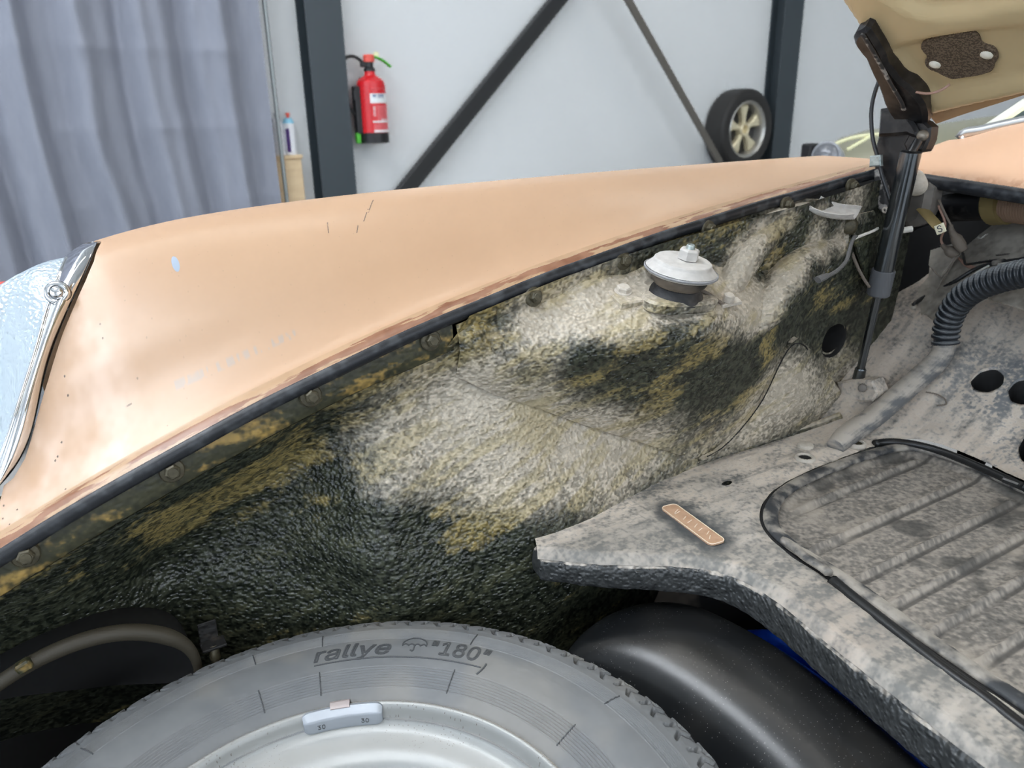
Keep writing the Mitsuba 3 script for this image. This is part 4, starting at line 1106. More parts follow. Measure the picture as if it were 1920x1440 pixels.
f = np.vstack([f, np.c_[i_ + 1, i_, np.full(n_ - 1, len(v) - 1)]])
add('fuel_tank', (v, orient(v, f, Z)), 'tank', car, True, label='glossy black rounded tank beside the spare wheel')

# blue tube behind the tank
bp = spline([W3(.1375 + r_ * math.cos(math.radians(d)), -.296 + r_ * math.sin(math.radians(d)), z_) for d, r_, z_ in ((12, .520, .585), (6, .526, .604), (0, .530, .610), (-8, .532, .612), (-18, .533, .612), (-30, .531, .61), (-45, .528, .60))], 80)
bt = thing('blue_tube', 'bright blue tube lying between the black tank and the trunk floor edge', 'tube')
add('body', tube(bp, np.r_[np.linspace(.006, .0195, 16), np.full(64, .0195)], 20), 'blue', bt, True)
bi = int(np.argmin(np.abs(np.array([math.degrees(math.atan2(*(lwz(p_)[[1, 0]] - np.array([-.296, .1375])))) for p_ in bp]) + 6.0)))
tx = bp[bi + 1] - bp[bi]; tx /= np.linalg.norm(tx)
nz_ = (CAM - bp[bi]); nz_ -= tx * (nz_ @ tx); nz_ /= np.linalg.norm(nz_); ty = np.cross(nz_, tx)
for kx, (x, y, w_, h_) in enumerate(((0, .004, .012, .0012), (0, .001, .012, .0012), (0, -.002, .012, .0012), (-.004, .001, .0012, .007), (.004, .001, .0012, .007), (0, .001, .0012, .008), (.008, 0, .001, .006))):
    y2 = np.linspace(y - h_ / 2, y + h_ / 2, 5)
    row = lambda xx: np.stack([bp[bi] + tx * xx + (ty * math.sin(q / .0195) + nz_ * math.cos(q / .0195)) * .0199 for q in y2])
    v, f = grid_mesh(np.stack([row(x - w_ / 2), row(x + w_ / 2)], 0)); add('print_mark', (v, orient(v, f, nz_)), 'ink', bt, True)

# ------------------------------------------------------------------ open lid (bonnet) overhead
H0 = W3(1.107, -.04, 1.109)
E1 = -N
E2 = np.array(W3(.873, -.04, 1.259)) - H0; E2 /= np.linalg.norm(E2)
EN = np.cross(E1, E2)
if EN @ (CAM - H0) < 0: EN = -EN              # towards the camera: the underside
def onhood(px, py, off=0.0):
    p = onpl(px, py, H0 + EN * off, EN) - H0
    return np.array([p @ E1, p @ E2])
def hood3(a, b, h): 
    a, b, h = np.broadcast_arrays(np.asarray(a, float), b, h)
    return H0 + a[..., None] * E1 + b[..., None] * E2 + h[..., None] * EN
edge = [onhood(*s) for s in ((1746, 250), (1700, 192), (1660, 140), (1610, 70), (1558, 0))]
ed = (edge[-1] - edge[-2]) / np.linalg.norm(edge[-1] - edge[-2])
rear = [onhood(*s) for s in ((1746, 250), (1800, 232), (1860, 214), (1925, 194))]
hw = .55
rear_full = [(r[0], r[1]) for r in rear] + [(.35, rear[-1][1] - .012), (hw, rear[-1][1] - .018)]
half = rear_full[::-1] + [tuple(e) for e in edge[1:]] + [tuple(edge[-1] + ed * k_) for k_ in (.2, .4, .6)]
half = [(min(a, hw), b) for a, b in half]
mirr = [(2 * hw - a, b) for a, b in half][::-1]
skin = sg.Polygon(half + mirr).buffer(0)
hood = add('hood', prism(np.asarray(skin.exterior.coords)[:-1], H0 - EN * .018, E1, E2 if np.cross(E1, E2) @ EN > 0 else E2, *( (0, .004) if np.cross(E1, E2) @ EN > 0 else (-.004, 0))), 'hood_skin', car, False, label='open front lid seen from below')
# inner frame with its pressed pocket
pe = [onhood(*s) for s in ((1738, 226), (1690, 165), (1652, 112), (1606, 44), (1576, 0))]
pd_ = (pe[-1] - pe[-2]) / np.linalg.norm(pe[-1] - pe[-2])
pr = [onhood(*s) for s in ((1738, 218), (1800, 203), (1860, 190), (1925, 176))]
half = [(hw, pr[-1][1] - .012), (.35, pr[-1][1] - .008)] + [tuple(p_) for p_ in pr[::-1]] + [tuple(p_) for p_ in pe[1:]] + [tuple(pe[-1] + pd_ * k_) for k_ in (.2, .4, .52)]
mirr = [(2 * hw - a, b) for a, b in half][::-1]
frame_p = sg.Polygon(half + mirr).buffer(0)
p2, f2 = patch2d(frame_p, .0065)
up_line = np.array([onhood(*s) for s in ((1672, 84), (1700, 76), (1740, 65), (1800, 55), (1860, 47), (1925, 40))])
dn_line = np.array([onhood(*s) for s in ((1690, 150), (1720, 178), (1770, 180), (1830, 170), (1925, 152))])
upper = np.array([onhood(*s) for s in ((1640, -20), (1670, 4), (1700, 20), (1740, 33), (1780, 36), (1820, 32), (1870, 22), (1925, 12))])
fu = lambda ln, x: np.interp(x, ln[:, 0], ln[:, 1])
ss = lambda x: np.clip(x, 0, 1) ** 2 * (3 - 2 * np.clip(x, 0, 1))
a_, b_ = p2[:, 0], p2[:, 1]
am = np.where(a_ > hw, 2 * hw - a_, a_)
h_ = np.full(len(p2), .010)
pocket = ss((fu(up_line, am) - b_) / .012 + .2) * ss((b_ - fu(dn_line, am)) / .035 + .4) * ss((am - onhood(1672, 100)[0]) / .02)
h_ = h_ - .008 * pocket
h_ = h_ - .012 * ss((b_ - fu(upper, am)) / .022) * ss((am - onhood(1640, 0)[0]) / .03)
de = shapely.distance(shapely.points(p2), frame_p.exterior)
h_ = h_ * np.clip(de / .010, 0, 1) ** .5 + .0008
h_ += (meshkit.fbm(np.c_[p2 * 9, 0 * a_], 2, 2) - .5) * .003
v = hood3(a_, b_, h_ - .006)
inner_k = add('inner_frame', (v, orient(v, f2, EN)), 'hood_paint', hood, True, label='khaki painted inner frame of the lid')
# sound pad with two white clips
padp = [onhood(*s) for s in ((1729, 80), (1738, 75), (1775, 66), (1808, 59), (1822, 60), (1834, 68), (1843, 84), (1860, 90), (1869, 101), (1870, 112), (1864, 122), (1862, 130), (1852, 136), (1800, 146), (1786, 147), (1768, 140), (1756, 134), (1742, 128), (1735, 120), (1736, 110), (1738, 105), (1731, 96), (1727, 88))]
ppoly = spline(np.c_[np.array(padp + [padp[0]]), np.zeros(len(padp) + 1)], 90)[:-1, :2]
sgn = np.cross(E1, E2) @ EN
e1h, e2h = (E1, E2) if sgn > 0 else (E1, E2)
def hprism(pts, h0, h1, bevel=0.0):
    if sgn > 0: return prism(pts, H0, E1, E2, h0, h1, bevel)
    return prism(np.asarray(pts)[:, ::-1], H0, E2, E1, h0, h1, bevel)
add('sound_pad', hprism(ppoly, -.006, .0015, .0012), 'felt', hood, 30, label='brown felt pad')
for s in ((1753, 121), (1850, 103)):
    c = onhood(*s, .0015); add('pad_clip', lathe([(.0068, .0005), (.0064, .0027), (.003, .0043), (0, .0045)], hood3(*c, 0.0), EN, 24), 'clip_white', hood, True)
# wire on the lid
add('lid_wire', tube(spline([hood3(*onhood(x, y, h__), h__) for x, y, h__ in ((1684, 152, .006), (1700, 165, .011), (1725, 174, .016), (1750, 174, .016), (1768, 167, .012), (1781, 158, .006))], 30), .0016, 8), 'wire_pink', hood, True)
for pts in (((1672, 88), (1680, 98), (1687, 108)), ((1700, 128), (1707, 135), (1712, 142)), ((1812, 182), (1818, 190)), ((1816, 181), (1823, 192)), ((1868, 165), (1876, 169), (1882, 175)), ((1630, 20), (1636, 26)), ((1676, 2), (1686, 8), (1696, 14)), ((1700, 18), (1712, 26), (1722, 30))):
    add('scuff', tube(np.array([hood3(*onhood(*s), float(np.interp(0, [0], [0])) + .0006) for s in pts]), .0009, 5, sq=(1, .4)), 'scuff', hood, True) if len(pts) > 1 and False else None

# ------------------------------------------------------------------ hinge with arm, bracket and gas strut
armp = [(1600, 88), (1597, 76), (1603, 66), (1611, 63), (1620, 56), (1630, 60), (1640, 76), (1650, 92), (1658, 106), (1662, 122), (1672, 134), (1684, 150), (1692, 158), (1706, 168), (1722, 186), (1732, 200), (1737, 218), (1736, 240), (1725, 258), (1700, 262), (1664, 215), (1656, 200), (1651, 184), (1643, 162), (1636, 150), (1626, 128), (1620, 112), (1612, 104)]
arm2 = np.array([onhood(*s, .020) for s in armp])
hinge = add('hinge', hprism(arm2, -.006, .020, .005), 'hinge', car, 30, label='black pressed steel hinge arm of the lid')
rid = [hood3(*onhood(*s, .023), .0228) for s in ((1616, 64), (1636, 96), (1656, 132), (1676, 168), (1690, 192), (1694, 206))]
add('stiffening_rib', tube(spline(rid, 40), .0030, 8, sq=(1, .6)), 'hinge_worn', hinge, True)
# bracket pieces stand across the car at l = HL
HL = 1.052
HB = (-L); ex_h, ey_h = -N, Z          # ex x ey = -N x Z = -L -> towards the front
def hl2(px, py, l=HL):
    q = onl(px, py, l); return np.array([-q[1], q[2]])
def lprism(pts, l, d0, d1, bevel=.002):
    return prism([hl2(*s, l) for s in pts], W3(l, 0, 0), ex_h, ey_h, d0, d1, bevel)
cover = [(1655, 204), (1672, 201), (1692, 199), (1702, 203), (1712, 222), (1720, 232), (1727, 246), (1724, 258), (1712, 256), (1706, 252), (1675, 255), (1651, 256), (1653, 232)]
add('cover', lprism(cover, HL - .004, -.012, .008, .004), 'hinge', hinge, 30)
plate = [(1727, 224), (1737, 228), (1748, 238), (1745, 262), (1737, 280), (1731, 285), (1716, 282), (1704, 288), (1696, 270), (1706, 252), (1712, 224)]
add('pivot_plate', lprism(plate, HL, -.014, .004, .003), 'hinge', hinge, 30)
pc = W3(HL, *onl(1734, 254, HL)[1:]) - L * .004
add('pivot_pin', lathe([(.0072, -.002), (.0072, .003), (.0055, .0055), (0, .006)], pc, -L * .9 - N * .35 + Z * .1, 24), 'pin', hinge, True)
lower = [(1653, 246), (1708, 246), (1738, 258), (1735, 284), (1714, 288), (1700, 292), (1694, 330), (1682, 372), (1672, 402), (1662, 402), (1652, 388), (1647, 352), (1643, 318), (1640, 298), (1645, 272)]
add('lower_arm', lprism(lower, HL + .006, -.014, .006, .004), 'hinge', hinge, 30)
foot = [(1642, 318), (1652, 316), (1664, 342), (1670, 372), (1668, 398), (1660, 400), (1650, 388), (1643, 352)]
add('arm_foot', lprism(foot, HL - .002, -.002, .008, .003), 'hinge_worn', hinge, 30)
fr_ = W3(HL - .012, *onl(1660, 394, HL - .012)[1:]); add('foot_rivet', lathe([(.0045, -.002), (.0042, .002), (.0022, .0028), (.002, 0)], fr_, -L, 16), 'bolt_dusty', hinge, True)
add('vent_cable', tube(spline([W3(HL - .012, *onl(*s, HL - .012)[1:]) for s in ((1648, 152), (1640, 175), (1634, 205), (1634, 235), (1638, 268), (1646, 296), (1652, 320), (1660, 348), (1668, 372), (1670, 388))], 60), .0026, 10), 'wire_black', hinge, True, label='thin black cable looped beside the hinge')
add('cable_clamp', cat(lprism([(1634, 292), (1654, 290), (1655, 311), (1633, 313)], HL - .012, -.001, .005, .0015)), 'galv', hinge, 30, label='galvanised cable clamp')

st0, st1 = W3(HL - .022, *onl(1709, 282, HL - .022)[1:]), W3(1.045, *onl(1609, 712, 1.045)[1:])
sv = st1 - st0
def sp(px_y):   # fraction along the strut for an image row
    best = np.linspace(0, 1, 2000); q = st0 + sv * best[:, None]
    d = q - CAM; y = 720 - F * (d @ up) / (d @ fw)
    return best[np.argmin(np.abs(y - px_y))]
gs = add('gas_strut', tube(np.array([st0 + sv * sp(t) for t in (283, 285, 505, 507)]), [.0100, .0128, .0128, .0122], 28), 'strut_black', car, 40, label='black gas strut holding the lid')
add('sleeve', tube(np.array([st0 + sv * sp(t) for t in (506, 507, 551, 553)]), [.0148, .0154, .0154, .0140], 28), 'strut_sleeve', gs, 40)
add('rod', tube(np.array([st0 + sv * sp(t) for t in (545, 700)]), .0056, 20), 'strut_black', gs, 40)
add('end_fitting', tube(np.array([st0 + sv * sp(t) for t in (690, 692, 711, 714)]), [.0066, .0080, .0084, .0070], 18), 'strut_black', gs, 40)
add('top_joint', tube(np.array([st0 - sv * .035 + L * .01, st0 + sv * .01]), .0055, 14), 'hinge', gs, 40)
# foot bracket on the floor
fb = [onl(*s, 1.04) for s in ((1572, 716), (1606, 710), (1640, 712), (1650, 735), (1640, 752), (1580, 752))]
fbk = add('strut_bracket', prism([(-q[1], q[2]) for q in fb], W3(1.04, 0, 0), ex_h, ey_h, -.02, .006, .003), 'floor_dust', car, 30)
add('bracket_pin', lathe([(.0060, -.004), (.0060, .0045), (.0045, .006), (0, .0062)], W3(1.03, *onl(1617, 727, 1.03)[1:]), -L * .8 - N * .5 + Z * .2, 20), 'grey_dusty', fbk, True)

# ------------------------------------------------------------------ cowl, windscreen corner
ce = np.array([onl(*s, 1.14) for s in ((1706, 326), (1760, 334), (1800, 341), (1860, 350), (1925, 359))])
cz_ = lambda w: np.interp(-w, -ce[:, 1], ce[:, 2])
ce_fit = np.polyfit(ce[:, 1], ce[:, 2], 1)
U_, V_ = np.meshgrid(np.linspace(.05, -.62, 60), np.linspace(0, 1, 24), indexing='ij')
bk_ = np.array([onl(*s, 1.31) for s in ((1700, 268), (1760, 266), (1800, 264), (1860, 243), (1925, 226))])
bfit = np.polyfit(bk_[:, 1], bk_[:, 2], 2)
zb = np.where(U_ > -.08, np.interp(-U_, -bk_[::1, 1][np.argsort(-bk_[:, 1])] if False else np.sort(-bk_[:, 1]), bk_[np.argsort(-bk_[:, 1]), 2]), bk_[-1, 2] + .05 * (1 - np.exp((U_ + .08) / .2)))
zb = gaussian_filter1d(zb, 2, axis=0)
zf = np.polyval(ce_fit, np.maximum(U_, -.30))
lq = 1.14 + .17 * V_ + .02 * (U_ / .5) ** 2 * 0
zq = zf + (zb - zf) * (V_ ** .8) - .004 * np.exp(-(V_ / .03) ** 2)
P = W3(lq, U_, zq); v, f = grid_mesh(P)
uvq = np.stack([V_ * .17, U_], -1).reshape(-1, 2)
cowl = add('cowl', (v, orient(v, f, Z)), 'cowl_paint', car, True, uv=uvq, label='tan cowl panel below the windscreen')
add('cowl_seal', tube(W3(1.139, U_[:, 0], zf[:, 0] - .006), .0095, 12, sq=(.7, 1.0)), 'seal', cowl, True)
v, f = grid_mesh(np.stack([W3(1.145, U_[:, 0], zf[:, 0] - .004), W3(1.20, U_[:, 0], zf[:, 0] - .012), W3(1.42, U_[:, 0], zf[:, 0] - .03)], 0))
add('cowl_lower', (v, orient(v, f, -Z)), 'cavity', cowl, True)
trim = [W3(*onl(*s, 1.315)) for s in ((1812, 258), (1800, 262), (1806, 253), (1826, 247), (1862, 240), (1925, 227))]
tq_ = lwz(trim[-1])
trim = trim + [W3(1.32, tq_[1] - .15, tq_[2] + .02), W3(1.32, tq_[1] - .40, tq_[2] + .03)]
wsn = add('windscreen_trim', tube(spline(trim, 80), .0085, 12, sq=(1, 1)), 'trim_chrome', car, True, label='bright metal trim at the foot of the windscreen')
g0, g1 = W3(*onl(1836, 247, 1.33)), W3(*onl(1925, 229, 1.33))
t0, t1 = W3(*onl(1905, 205, 1.40)), None
pil = [W3(*onl(1840, 247, 1.335)), W3(*onl(1876, 222, 1.37)), W3(*onl(1925, 190, 1.42))]
dirp = (pil[-1] - pil[0]) / np.linalg.norm(pil[-1] - pil[0])
add('windscreen_pillar', tube(np.array([pil[0] + dirp * t for t in (0, .1, .3, .6)]), .0085, 12, sq=(1.2, .6)), 'pillar', car, True)
add('pillar_strip', tube(np.array([pil[0] + dirp * t + N * -.012 + Z * -.002 for t in (.005, .1, .3, .6)]), .0042, 8), 'pale_trim', car, True)
gl = np.array([pil[0] - N * .012, pil[0] + dirp * .6 - N * .012, pil[0] + dirp * .6 - N * 1.1, pil[0] - N * 1.1])
v = np.vstack([gl, gl + L * .004]); f = np.array([[0, 1, 2], [0, 2, 3], [4, 6, 5], [4, 7, 6]])
add('windscreen', (v, f), 'wind_glass', car, False, label='dark tinted windscreen glass')
for k_ in range(2):
    add('wiper', tube(np.array([W3(*onl(1920, 245, 1.30)) + Z * .01, W3(*onl(2100, 238, 1.30)) + Z * .012]), .003, 8), 'rubber_black', car, True) if k_ == 9 else None

# space under the cowl: bulkhead, ducts and boards
bw = np.linspace(.17, -.82, 30)
P = np.stack([W3(1.42, bw, np.full_like(bw, .70)), W3(1.44, bw, np.full_like(bw, 1.04))], 0); v, f = grid_mesh(P)
add('bulkhead', (v, orient(v, f, -L)), 'cavity', car, True)
d0, d1 = W3(1.25, *onl(1716, 396, 1.25)[1:]), W3(1.215, *onl(1876, 383, 1.215)[1:])
duct = add('heater_duct', tube(spline([W3(1.28, *onl(1690, 420, 1.28)[1:]), W3(1.26, *onl(1735, 398, 1.26)[1:]), W3(1.235, *onl(1800, 388, 1.235)[1:]), d1], 40), .021, 24), 'duct', car, True, label='black heater duct under the cowl')
dd = (d1 - d0) / np.linalg.norm(d1 - d0)
sd = np.linspace(0, .30, 500)
add('paper_hose', tube(d1 + dd * sd[:, None] * .9 - Z * (sd[:, None] * .16), .0215 + .0014 * np.sin(sd * 2 * np.pi / .0048), 24), 'duct_brown', duct, True, label='brown ribbed paper hose')
add('hose_clamp', tube(np.array([d1 - dd * .010, d1 + dd * .012]), .0285, 28), 'band_brass', duct, 30)
add('clamp_screw', tube(np.array([d1 + Z * .026 - dd * .004 - N * .004, d1 + Z * .026 + dd * .008 - N * .004]), .0045, 10), 'band_brass', duct, 30)
bl_ = [(1692, 352), (1712, 345), (1730, 350), (1742, 372), (1740, 400), (1730, 416), (1712, 424), (1697, 416)]
q = W3(1.10, *onl(1716, 385, 1.10)[1:])
add('side_bracket', lprism([(1690, 330), (1722, 334), (1746, 352), (1738, 392), (1724, 420), (1700, 428), (1686, 420)], 1.12, -.03, .0, .008), 'grey_dusty', car, 40)
add('drain_cup', lathe([(0, -.02), (.014, -.018), (.018, 0), (.012, .010), (0, .012)], W3(1.10, *onl(1710, 342, 1.10)[1:]), -L + Z * .4, 24), 'bolt_dusty', car, True)
sp0, sp1 = W3(1.12, *onl(1735, 398, 1.12)[1:]), W3(1.10, *onl(1762, 428, 1.10)[1:])
strap = add('strap', tube(np.array([sp0 - (sp1 - sp0) * .2, sp0, sp1]), .0095, 8, sq=(1.0, .25)), 'band_brass', car, 30)
tagc = W3(1.092, *onl(1763, 429, 1.092)[1:])
ta = np.array(ex_h) * .87 + Z * .5; tb2 = -np.array(ex_h) * .5 + Z * .87
tg = add('strap_tag', place(rbox((.0135, .0125, .002), .0005), tagc, ta, tb2, np.cross(ta, tb2)), 'tag', strap, False, label='small pale tag with a curved mark')
gl_ = text_shapes('S', .0085, False)
for g in gl_:
    c0 = np.array(g.centroid.coords[0]); add('tag_mark', prism(np.asarray(g.exterior.coords)[:-1] - c0, tagc, ta, tb2, .0008, .0016), 'ink', tg, False)
wt = W3(1.08, *onl(1692, 432, 1.08)[1:]); wt2 = W3(1.09, *onl(1710, 429, 1.09)[1:])
add('wire_sleeve', cat(tube(np.array([wt, wt2]), .0042, 14, caps=False), tube(np.array([wt + (wt2 - wt) * .3, wt2]), .0040, 14)), 'wire_white', car, 30, label='short white plastic sleeve behind the gas strut')

# boards in front of the bulkhead
def on_slab(pts, off): return [onfloor(*s, off) for s in pts]
bpts = [(1876, 412), (1840, 440), (1808, 467), (1786, 490), (1760, 536), (1735, 588), (1745, 600), (1800, 560), (1925, 540)]
q0, q1, q2_ = W3(*onfloor(1733, 592, .006)), W3(1.30, *onl(1876, 412, 1.30)[1:]), W3(1.17, *onl(1925, 560, 1.17)[1:])
nb = np.cross(q1 - q0, q2_ - q0); nb /= np.linalg.norm(nb); nb = nb if nb[2] > 0 else -nb
bx = (q1 - q0) / np.linalg.norm(q1 - q0); by = np.cross(nb, bx)
bpoly = []
for s in ((1735, 590), (1760, 538), (1787, 489), (1808, 467), (1840, 440), (1878, 411), (1930, 375), (2100, 360), (2100, 620), (1930, 585), (1850, 560), (1790, 580), (1750, 600)):
    d = onpl(*s, q0, nb) - q0; bpoly.append((d @ bx, d @ by))
add('cover_board', prism(bpoly, q0, bx, by, -.002, .0025, .0008), 'board', car, 30, label='grey brown fibre board in front of the bulkhead')
for i, pts in enumerate([[(1700, 560), (1728, 536), (1742, 520), (1744, 500), (1762, 520), (1786, 494), (1762, 536), (1738, 588), (1715, 600)], [(1746, 470), (1770, 462), (1800, 455), (1806, 470), (1786, 492), (1764, 519), (1742, 498)]]):
    c0 = W3(*onfloor(1735, 560, .004)) if i == 0 else W3(1.235, *onl(1770, 485, 1.235)[1:])
    pp = []
    n2 = nb * .9 + L * -.2; n2 /= np.linalg.norm(n2); b2 = np.cross(n2, bx); b2 /= np.linalg.norm(b2); b1_ = np.cross(b2, n2)
    for s in pts:
        d = onpl(*s, c0, n2) - c0; pp.append((d @ b1_, d @ b2))
    g = sg.Polygon(pp).buffer(0); g = g if g.geom_type == 'Polygon' else max(g.geoms, key=lambda x: x.area)
    add('torn_board', prism(np.asarray(g.exterior.coords)[:-1], c0, b1_, b2, -.002, .002, .0006), 'board', car, 30)
pt_ = W3(1.25, *onl(1845, 446, 1.25)[1:])
add('paper_scrap', tube(spline([W3(1.25, *onl(*s, 1.25)[1:]) for s in ((1834, 444), (1838, 447), (1846, 442), (1852, 439))], 10), .0030, 6, sq=(1, .3)), 'wire_white', car, True)

# corrugated hose and the pipe it is pushed on
pp = [onfloor(1566, 838, .004), onfloor(1584, 820, .010), onfloor(1640, 780, .016), onfloor(1700, 728, .017), onfloor(1742, 692, .019)]
pp = [W3(*q) for q in pp] + [W3(*(onfloor(1764, 668, .026))), W3(*onfloor(1772, 640, .036))]
ps = spline(pp, 80)
tt_ = np.linspace(0, 1, 80)
pr_ = np.interp(tt_, [0, .1, .8, 1], [.012, .0155, .0155, .0150])
pipe = add('pipe', tube(ps, pr_, 24), 'pipe', car, True, label='dusty metal pipe running along the trunk floor')
e0 = ps[-1]
lh = lwz(e0)
hl_ = lambda x, y, d: W3(*onl(x, y, lh[0] + d))
hp = [hl_(1773, 646, .0), hl_(1774, 622, .0), hl_(1781, 594, -.002), hl_(1798, 566, -.006), hl_(1826, 543, -.012), hl_(1866, 526, -.020), hl_(1912, 514, -.028), hl_(1980, 506, -.038), hl_(2080, 516, -.046), hl_(2160, 556, -.05)]
he_ = lwz(hp[-1]); hp += [W3(he_[0] + .05, he_[1] - .05, he_[2] - .01), W3(1.27, he_[1] - .07, .865), W3(1.32, he_[1] - .075, .85)]
hs_ = spline(hp, 1400)
sl = np.r_[0, np.cumsum(np.linalg.norm(np.diff(hs_, axis=0), axis=1))]
wave = np.sin(sl * 2 * np.pi / .0098)
rr_ = .0172 + .0017 * np.sign(wave) * np.abs(wave) ** .6
add('corrugated_hose', tube(hs_, rr_, 28), 'hose_rib', car, True, label='black corrugated hose with dust on its ribs')

# wiring
def wire(name, pts, r, m, lab_=None, n=40, par=None):
    return add(name, tube(spline([np.asarray(p) for p in pts], n), r, 8), m, par or car, True, label=lab_)
fl_ = lambda x, y, o=.004: W3(*onfloor(x, y, o))
ol = lambda x, y, l: W3(l, *onl(x, y, l)[1:])
bo = lambda x, y, o=.003: onpl(x, y, q0 + nb * o, nb)
harn = wire('wiring_harness', [bo(1930, 484, .005), bo(1890, 490, .005), bo(1865, 494, .005), bo(1830, 504, .004), bo(1790, 528, .004), fl_(1750, 548, .006), fl_(1725, 562, .004), fl_(1712, 572, .003)], .0030, 'wire_black', 'black wiring loom taped along the fibre board')
wire('branch_wire', [bo(1930, 489, .006), bo(1890, 494, .006), bo(1872, 497, .006)], .0024, 'wire_white', None, 20, harn)
wire('branch_wire', [bo(1884, 488, .006), bo(1850, 490, .005), bo(1825, 494, .004), ol(1806, 478, 1.17), ol(1800, 462, 1.16)], .0017, 'wire_black', None, 40, harn)
wire('branch_wire', [bo(1850, 494, .005), bo(1835, 501, .004), bo(1815, 496, .004), bo(1800, 486, .006), ol(1790, 478, 1.165)], .0017, 'wire_pink', None, 40, harn)
wire('branch_wire', [bo(1848, 497, .005), bo(1825, 503, .003), bo(1806, 494, .004), ol(1788, 480, 1.166)], .0015, 'wire_pink', None, 40, harn)
wire('branch_wire', [ol(1768, 458, 1.16), ol(1766, 455, 1.16), ol(1772, 425, 1.15), ol(1768, 405, 1.145), ol(1760, 385, 1.14)], .0018, 'wire_pink', None, 40, harn)
wire('branch_wire', [ol(1784, 425, 1.15), ol(1774, 405, 1.145), ol(1766, 388, 1.14), ol(1761, 375, 1.14)], .0018, 'wire_dusty', None, 40, harn)
wire('branch_wire', [bo(1855, 498, .006), bo(1838, 507, .005), bo(1820, 519, .004)], .0016, 'wire_white', None, 20, harn)
add('connector', tube(spline([ol(1766, 458, 1.16), ol(1774, 466, 1.162), ol(1780, 470, 1.163), ol(1786, 474, 1.165), ol(1792, 481, 1.167)], 24), np.interp(np.linspace(0, 1, 24), [0, .3, .5, .7, 1], [.0030, .0040, .0075, .0080, .0060]), 12), 'wire_dusty', harn, True)
add('connector', tube(spline([ol(1783, 422, 1.15), ol(1788, 440, 1.155), ol(1796, 452, 1.158), ol(1802, 462, 1.16), ol(1807, 470, 1.162)], 24), np.interp(np.linspace(0, 1, 24), [0, .35, .5, .8, 1], [.0028, .0048, .0078, .0080, .0055]), 12), 'wire_dusty', harn, True)
add('harness_clip', tube(np.array([bo(1864, 493, .005), bo(1882, 490, .005)]), .0062, 10, sq=(1, .7)), 'seal_dusty', harn, 30)
add('clip_tab', tube(np.array([bo(1870, 478, .004), bo(1890, 476, .005)]), .0038, 6, sq=(1, .3)), 'grey_dusty', harn, 30)
add('rubber_boot', cat(tube(np.array([bo(1789, 546, .009), bo(1800, 536, .009), bo(1818, 522, .007)]), [.0062, .0062, .0048], 14, caps=False), tube(np.array([bo(1792, 543, .009), bo(1818, 522, .007)]), [.0050, .0040], 12)), 'seal_dusty', harn, 30)
add('wire_grommet', lathe([(.0055, -.002), (.0050, .002), (.0030, .002), (.0028, -.001)], fl_(1712, 574, .001), Z - L * .5, 16), 'bolt_dusty', harn, True)
# loose grey lead with a plug hanging from the hinge
lead = wire('loose_lead', [ol(1646, 428, 1.03), ol(1630, 436, .99), ol(1612, 443, .95), ol(1603, 447, .935)], .0019, 'wire_white', 'loose lead, white at the top, with a grey plug', 24)
wire('grey_sleeve', [ol(1607, 445, .945), ol(1598, 452, .925), ol(1593, 468, .915), ol(1588, 486, .905), ol(1578, 500, .890), ol(1566, 510, .875), ol(1552, 517, .862)], .0025, 'wire_grey', None, 40, lead)
add('plug', tube(np.array([ol(1553, 516, .863), ol(1546, 519, .856), ol(1533, 525, .846)]), [.0036, .0052, .0056], 12, sq=(1, .75)), 'wire_grey', lead, 30)
wire('thin_lead', [ol(1596, 470, .99), ol(1606, 496, 1.0), ol(1618, 520, 1.01), ol(1630, 538, 1.02)], .0022, 'wire_dusty', None, 24, lead)
wire('wire_bit', [fl_(1736, 735, .003), fl_(1752, 738, .004), fl_(1768, 745, .004), fl_(1774, 752, .003), fl_(1758, 760, .003)], .0010, 'wire_dusty', 'short bent piece of wire on the floor', 20)

# water channel bracket and screw boss behind the tower
c_t = spline([W3(*onw(*s)) for s in ((1536, 374, -.024), (1549, 381, -.030), (1570, 388, -.036), (1594, 391, -.041), (1613, 393, -.043))], 28)
c_b = spline([W3(*onw(*s)) for s in ((1513, 388, -.030), (1536, 399, -.046), (1560, 404, -.054), (1584, 405, -.056), (1598, 403, -.056))], 28)
P = np.stack([c_t + Z * .004 - N * .002] + [c_t * (1 - t) + c_b * t - Z * .007 * math.sin(math.pi * t) for t in np.linspace(0, 1, 9)] + [c_b + Z * .003 - N * .003], 0)
v, f = grid_mesh(P)
add('water_channel', shell(v, orient(v, f, Z), .0018), 'dusty_white', car, 40, label='bent dusty sheet metal channel under the gutter')
sb_ = onw(1590, 424, -.030)
add('screw_boss', cat(lathe([(.015, -.006), (.013, .001), (.0105, .0025), (.0095, .0065), (.006, .0075), (0, .0078)], W3(*sb_), -N * .85 - L * .5, 24)), 'bolt_dirty', car, True)
# rear corner plate with fold
P = np.stack([spline([W3(*onw(*s)) for s in row], 20) for row in ([(1596, 405, -.036), (1608, 470, -.034), (1625, 520, -.030), (1636, 552, -.026)], [(1640, 395, -.030), (1650, 460, -.026), (1660, 520, -.020), (1668, 552, -.016)])], 0)
v, f = grid_mesh(np.stack([P[0] * (1 - t) + P[1] * t for t in np.linspace(0, 1, 8)], 0))
add('corner_plate', shell(v, orient(v, f, -N - L), .003), 'undercoat', car, 40)

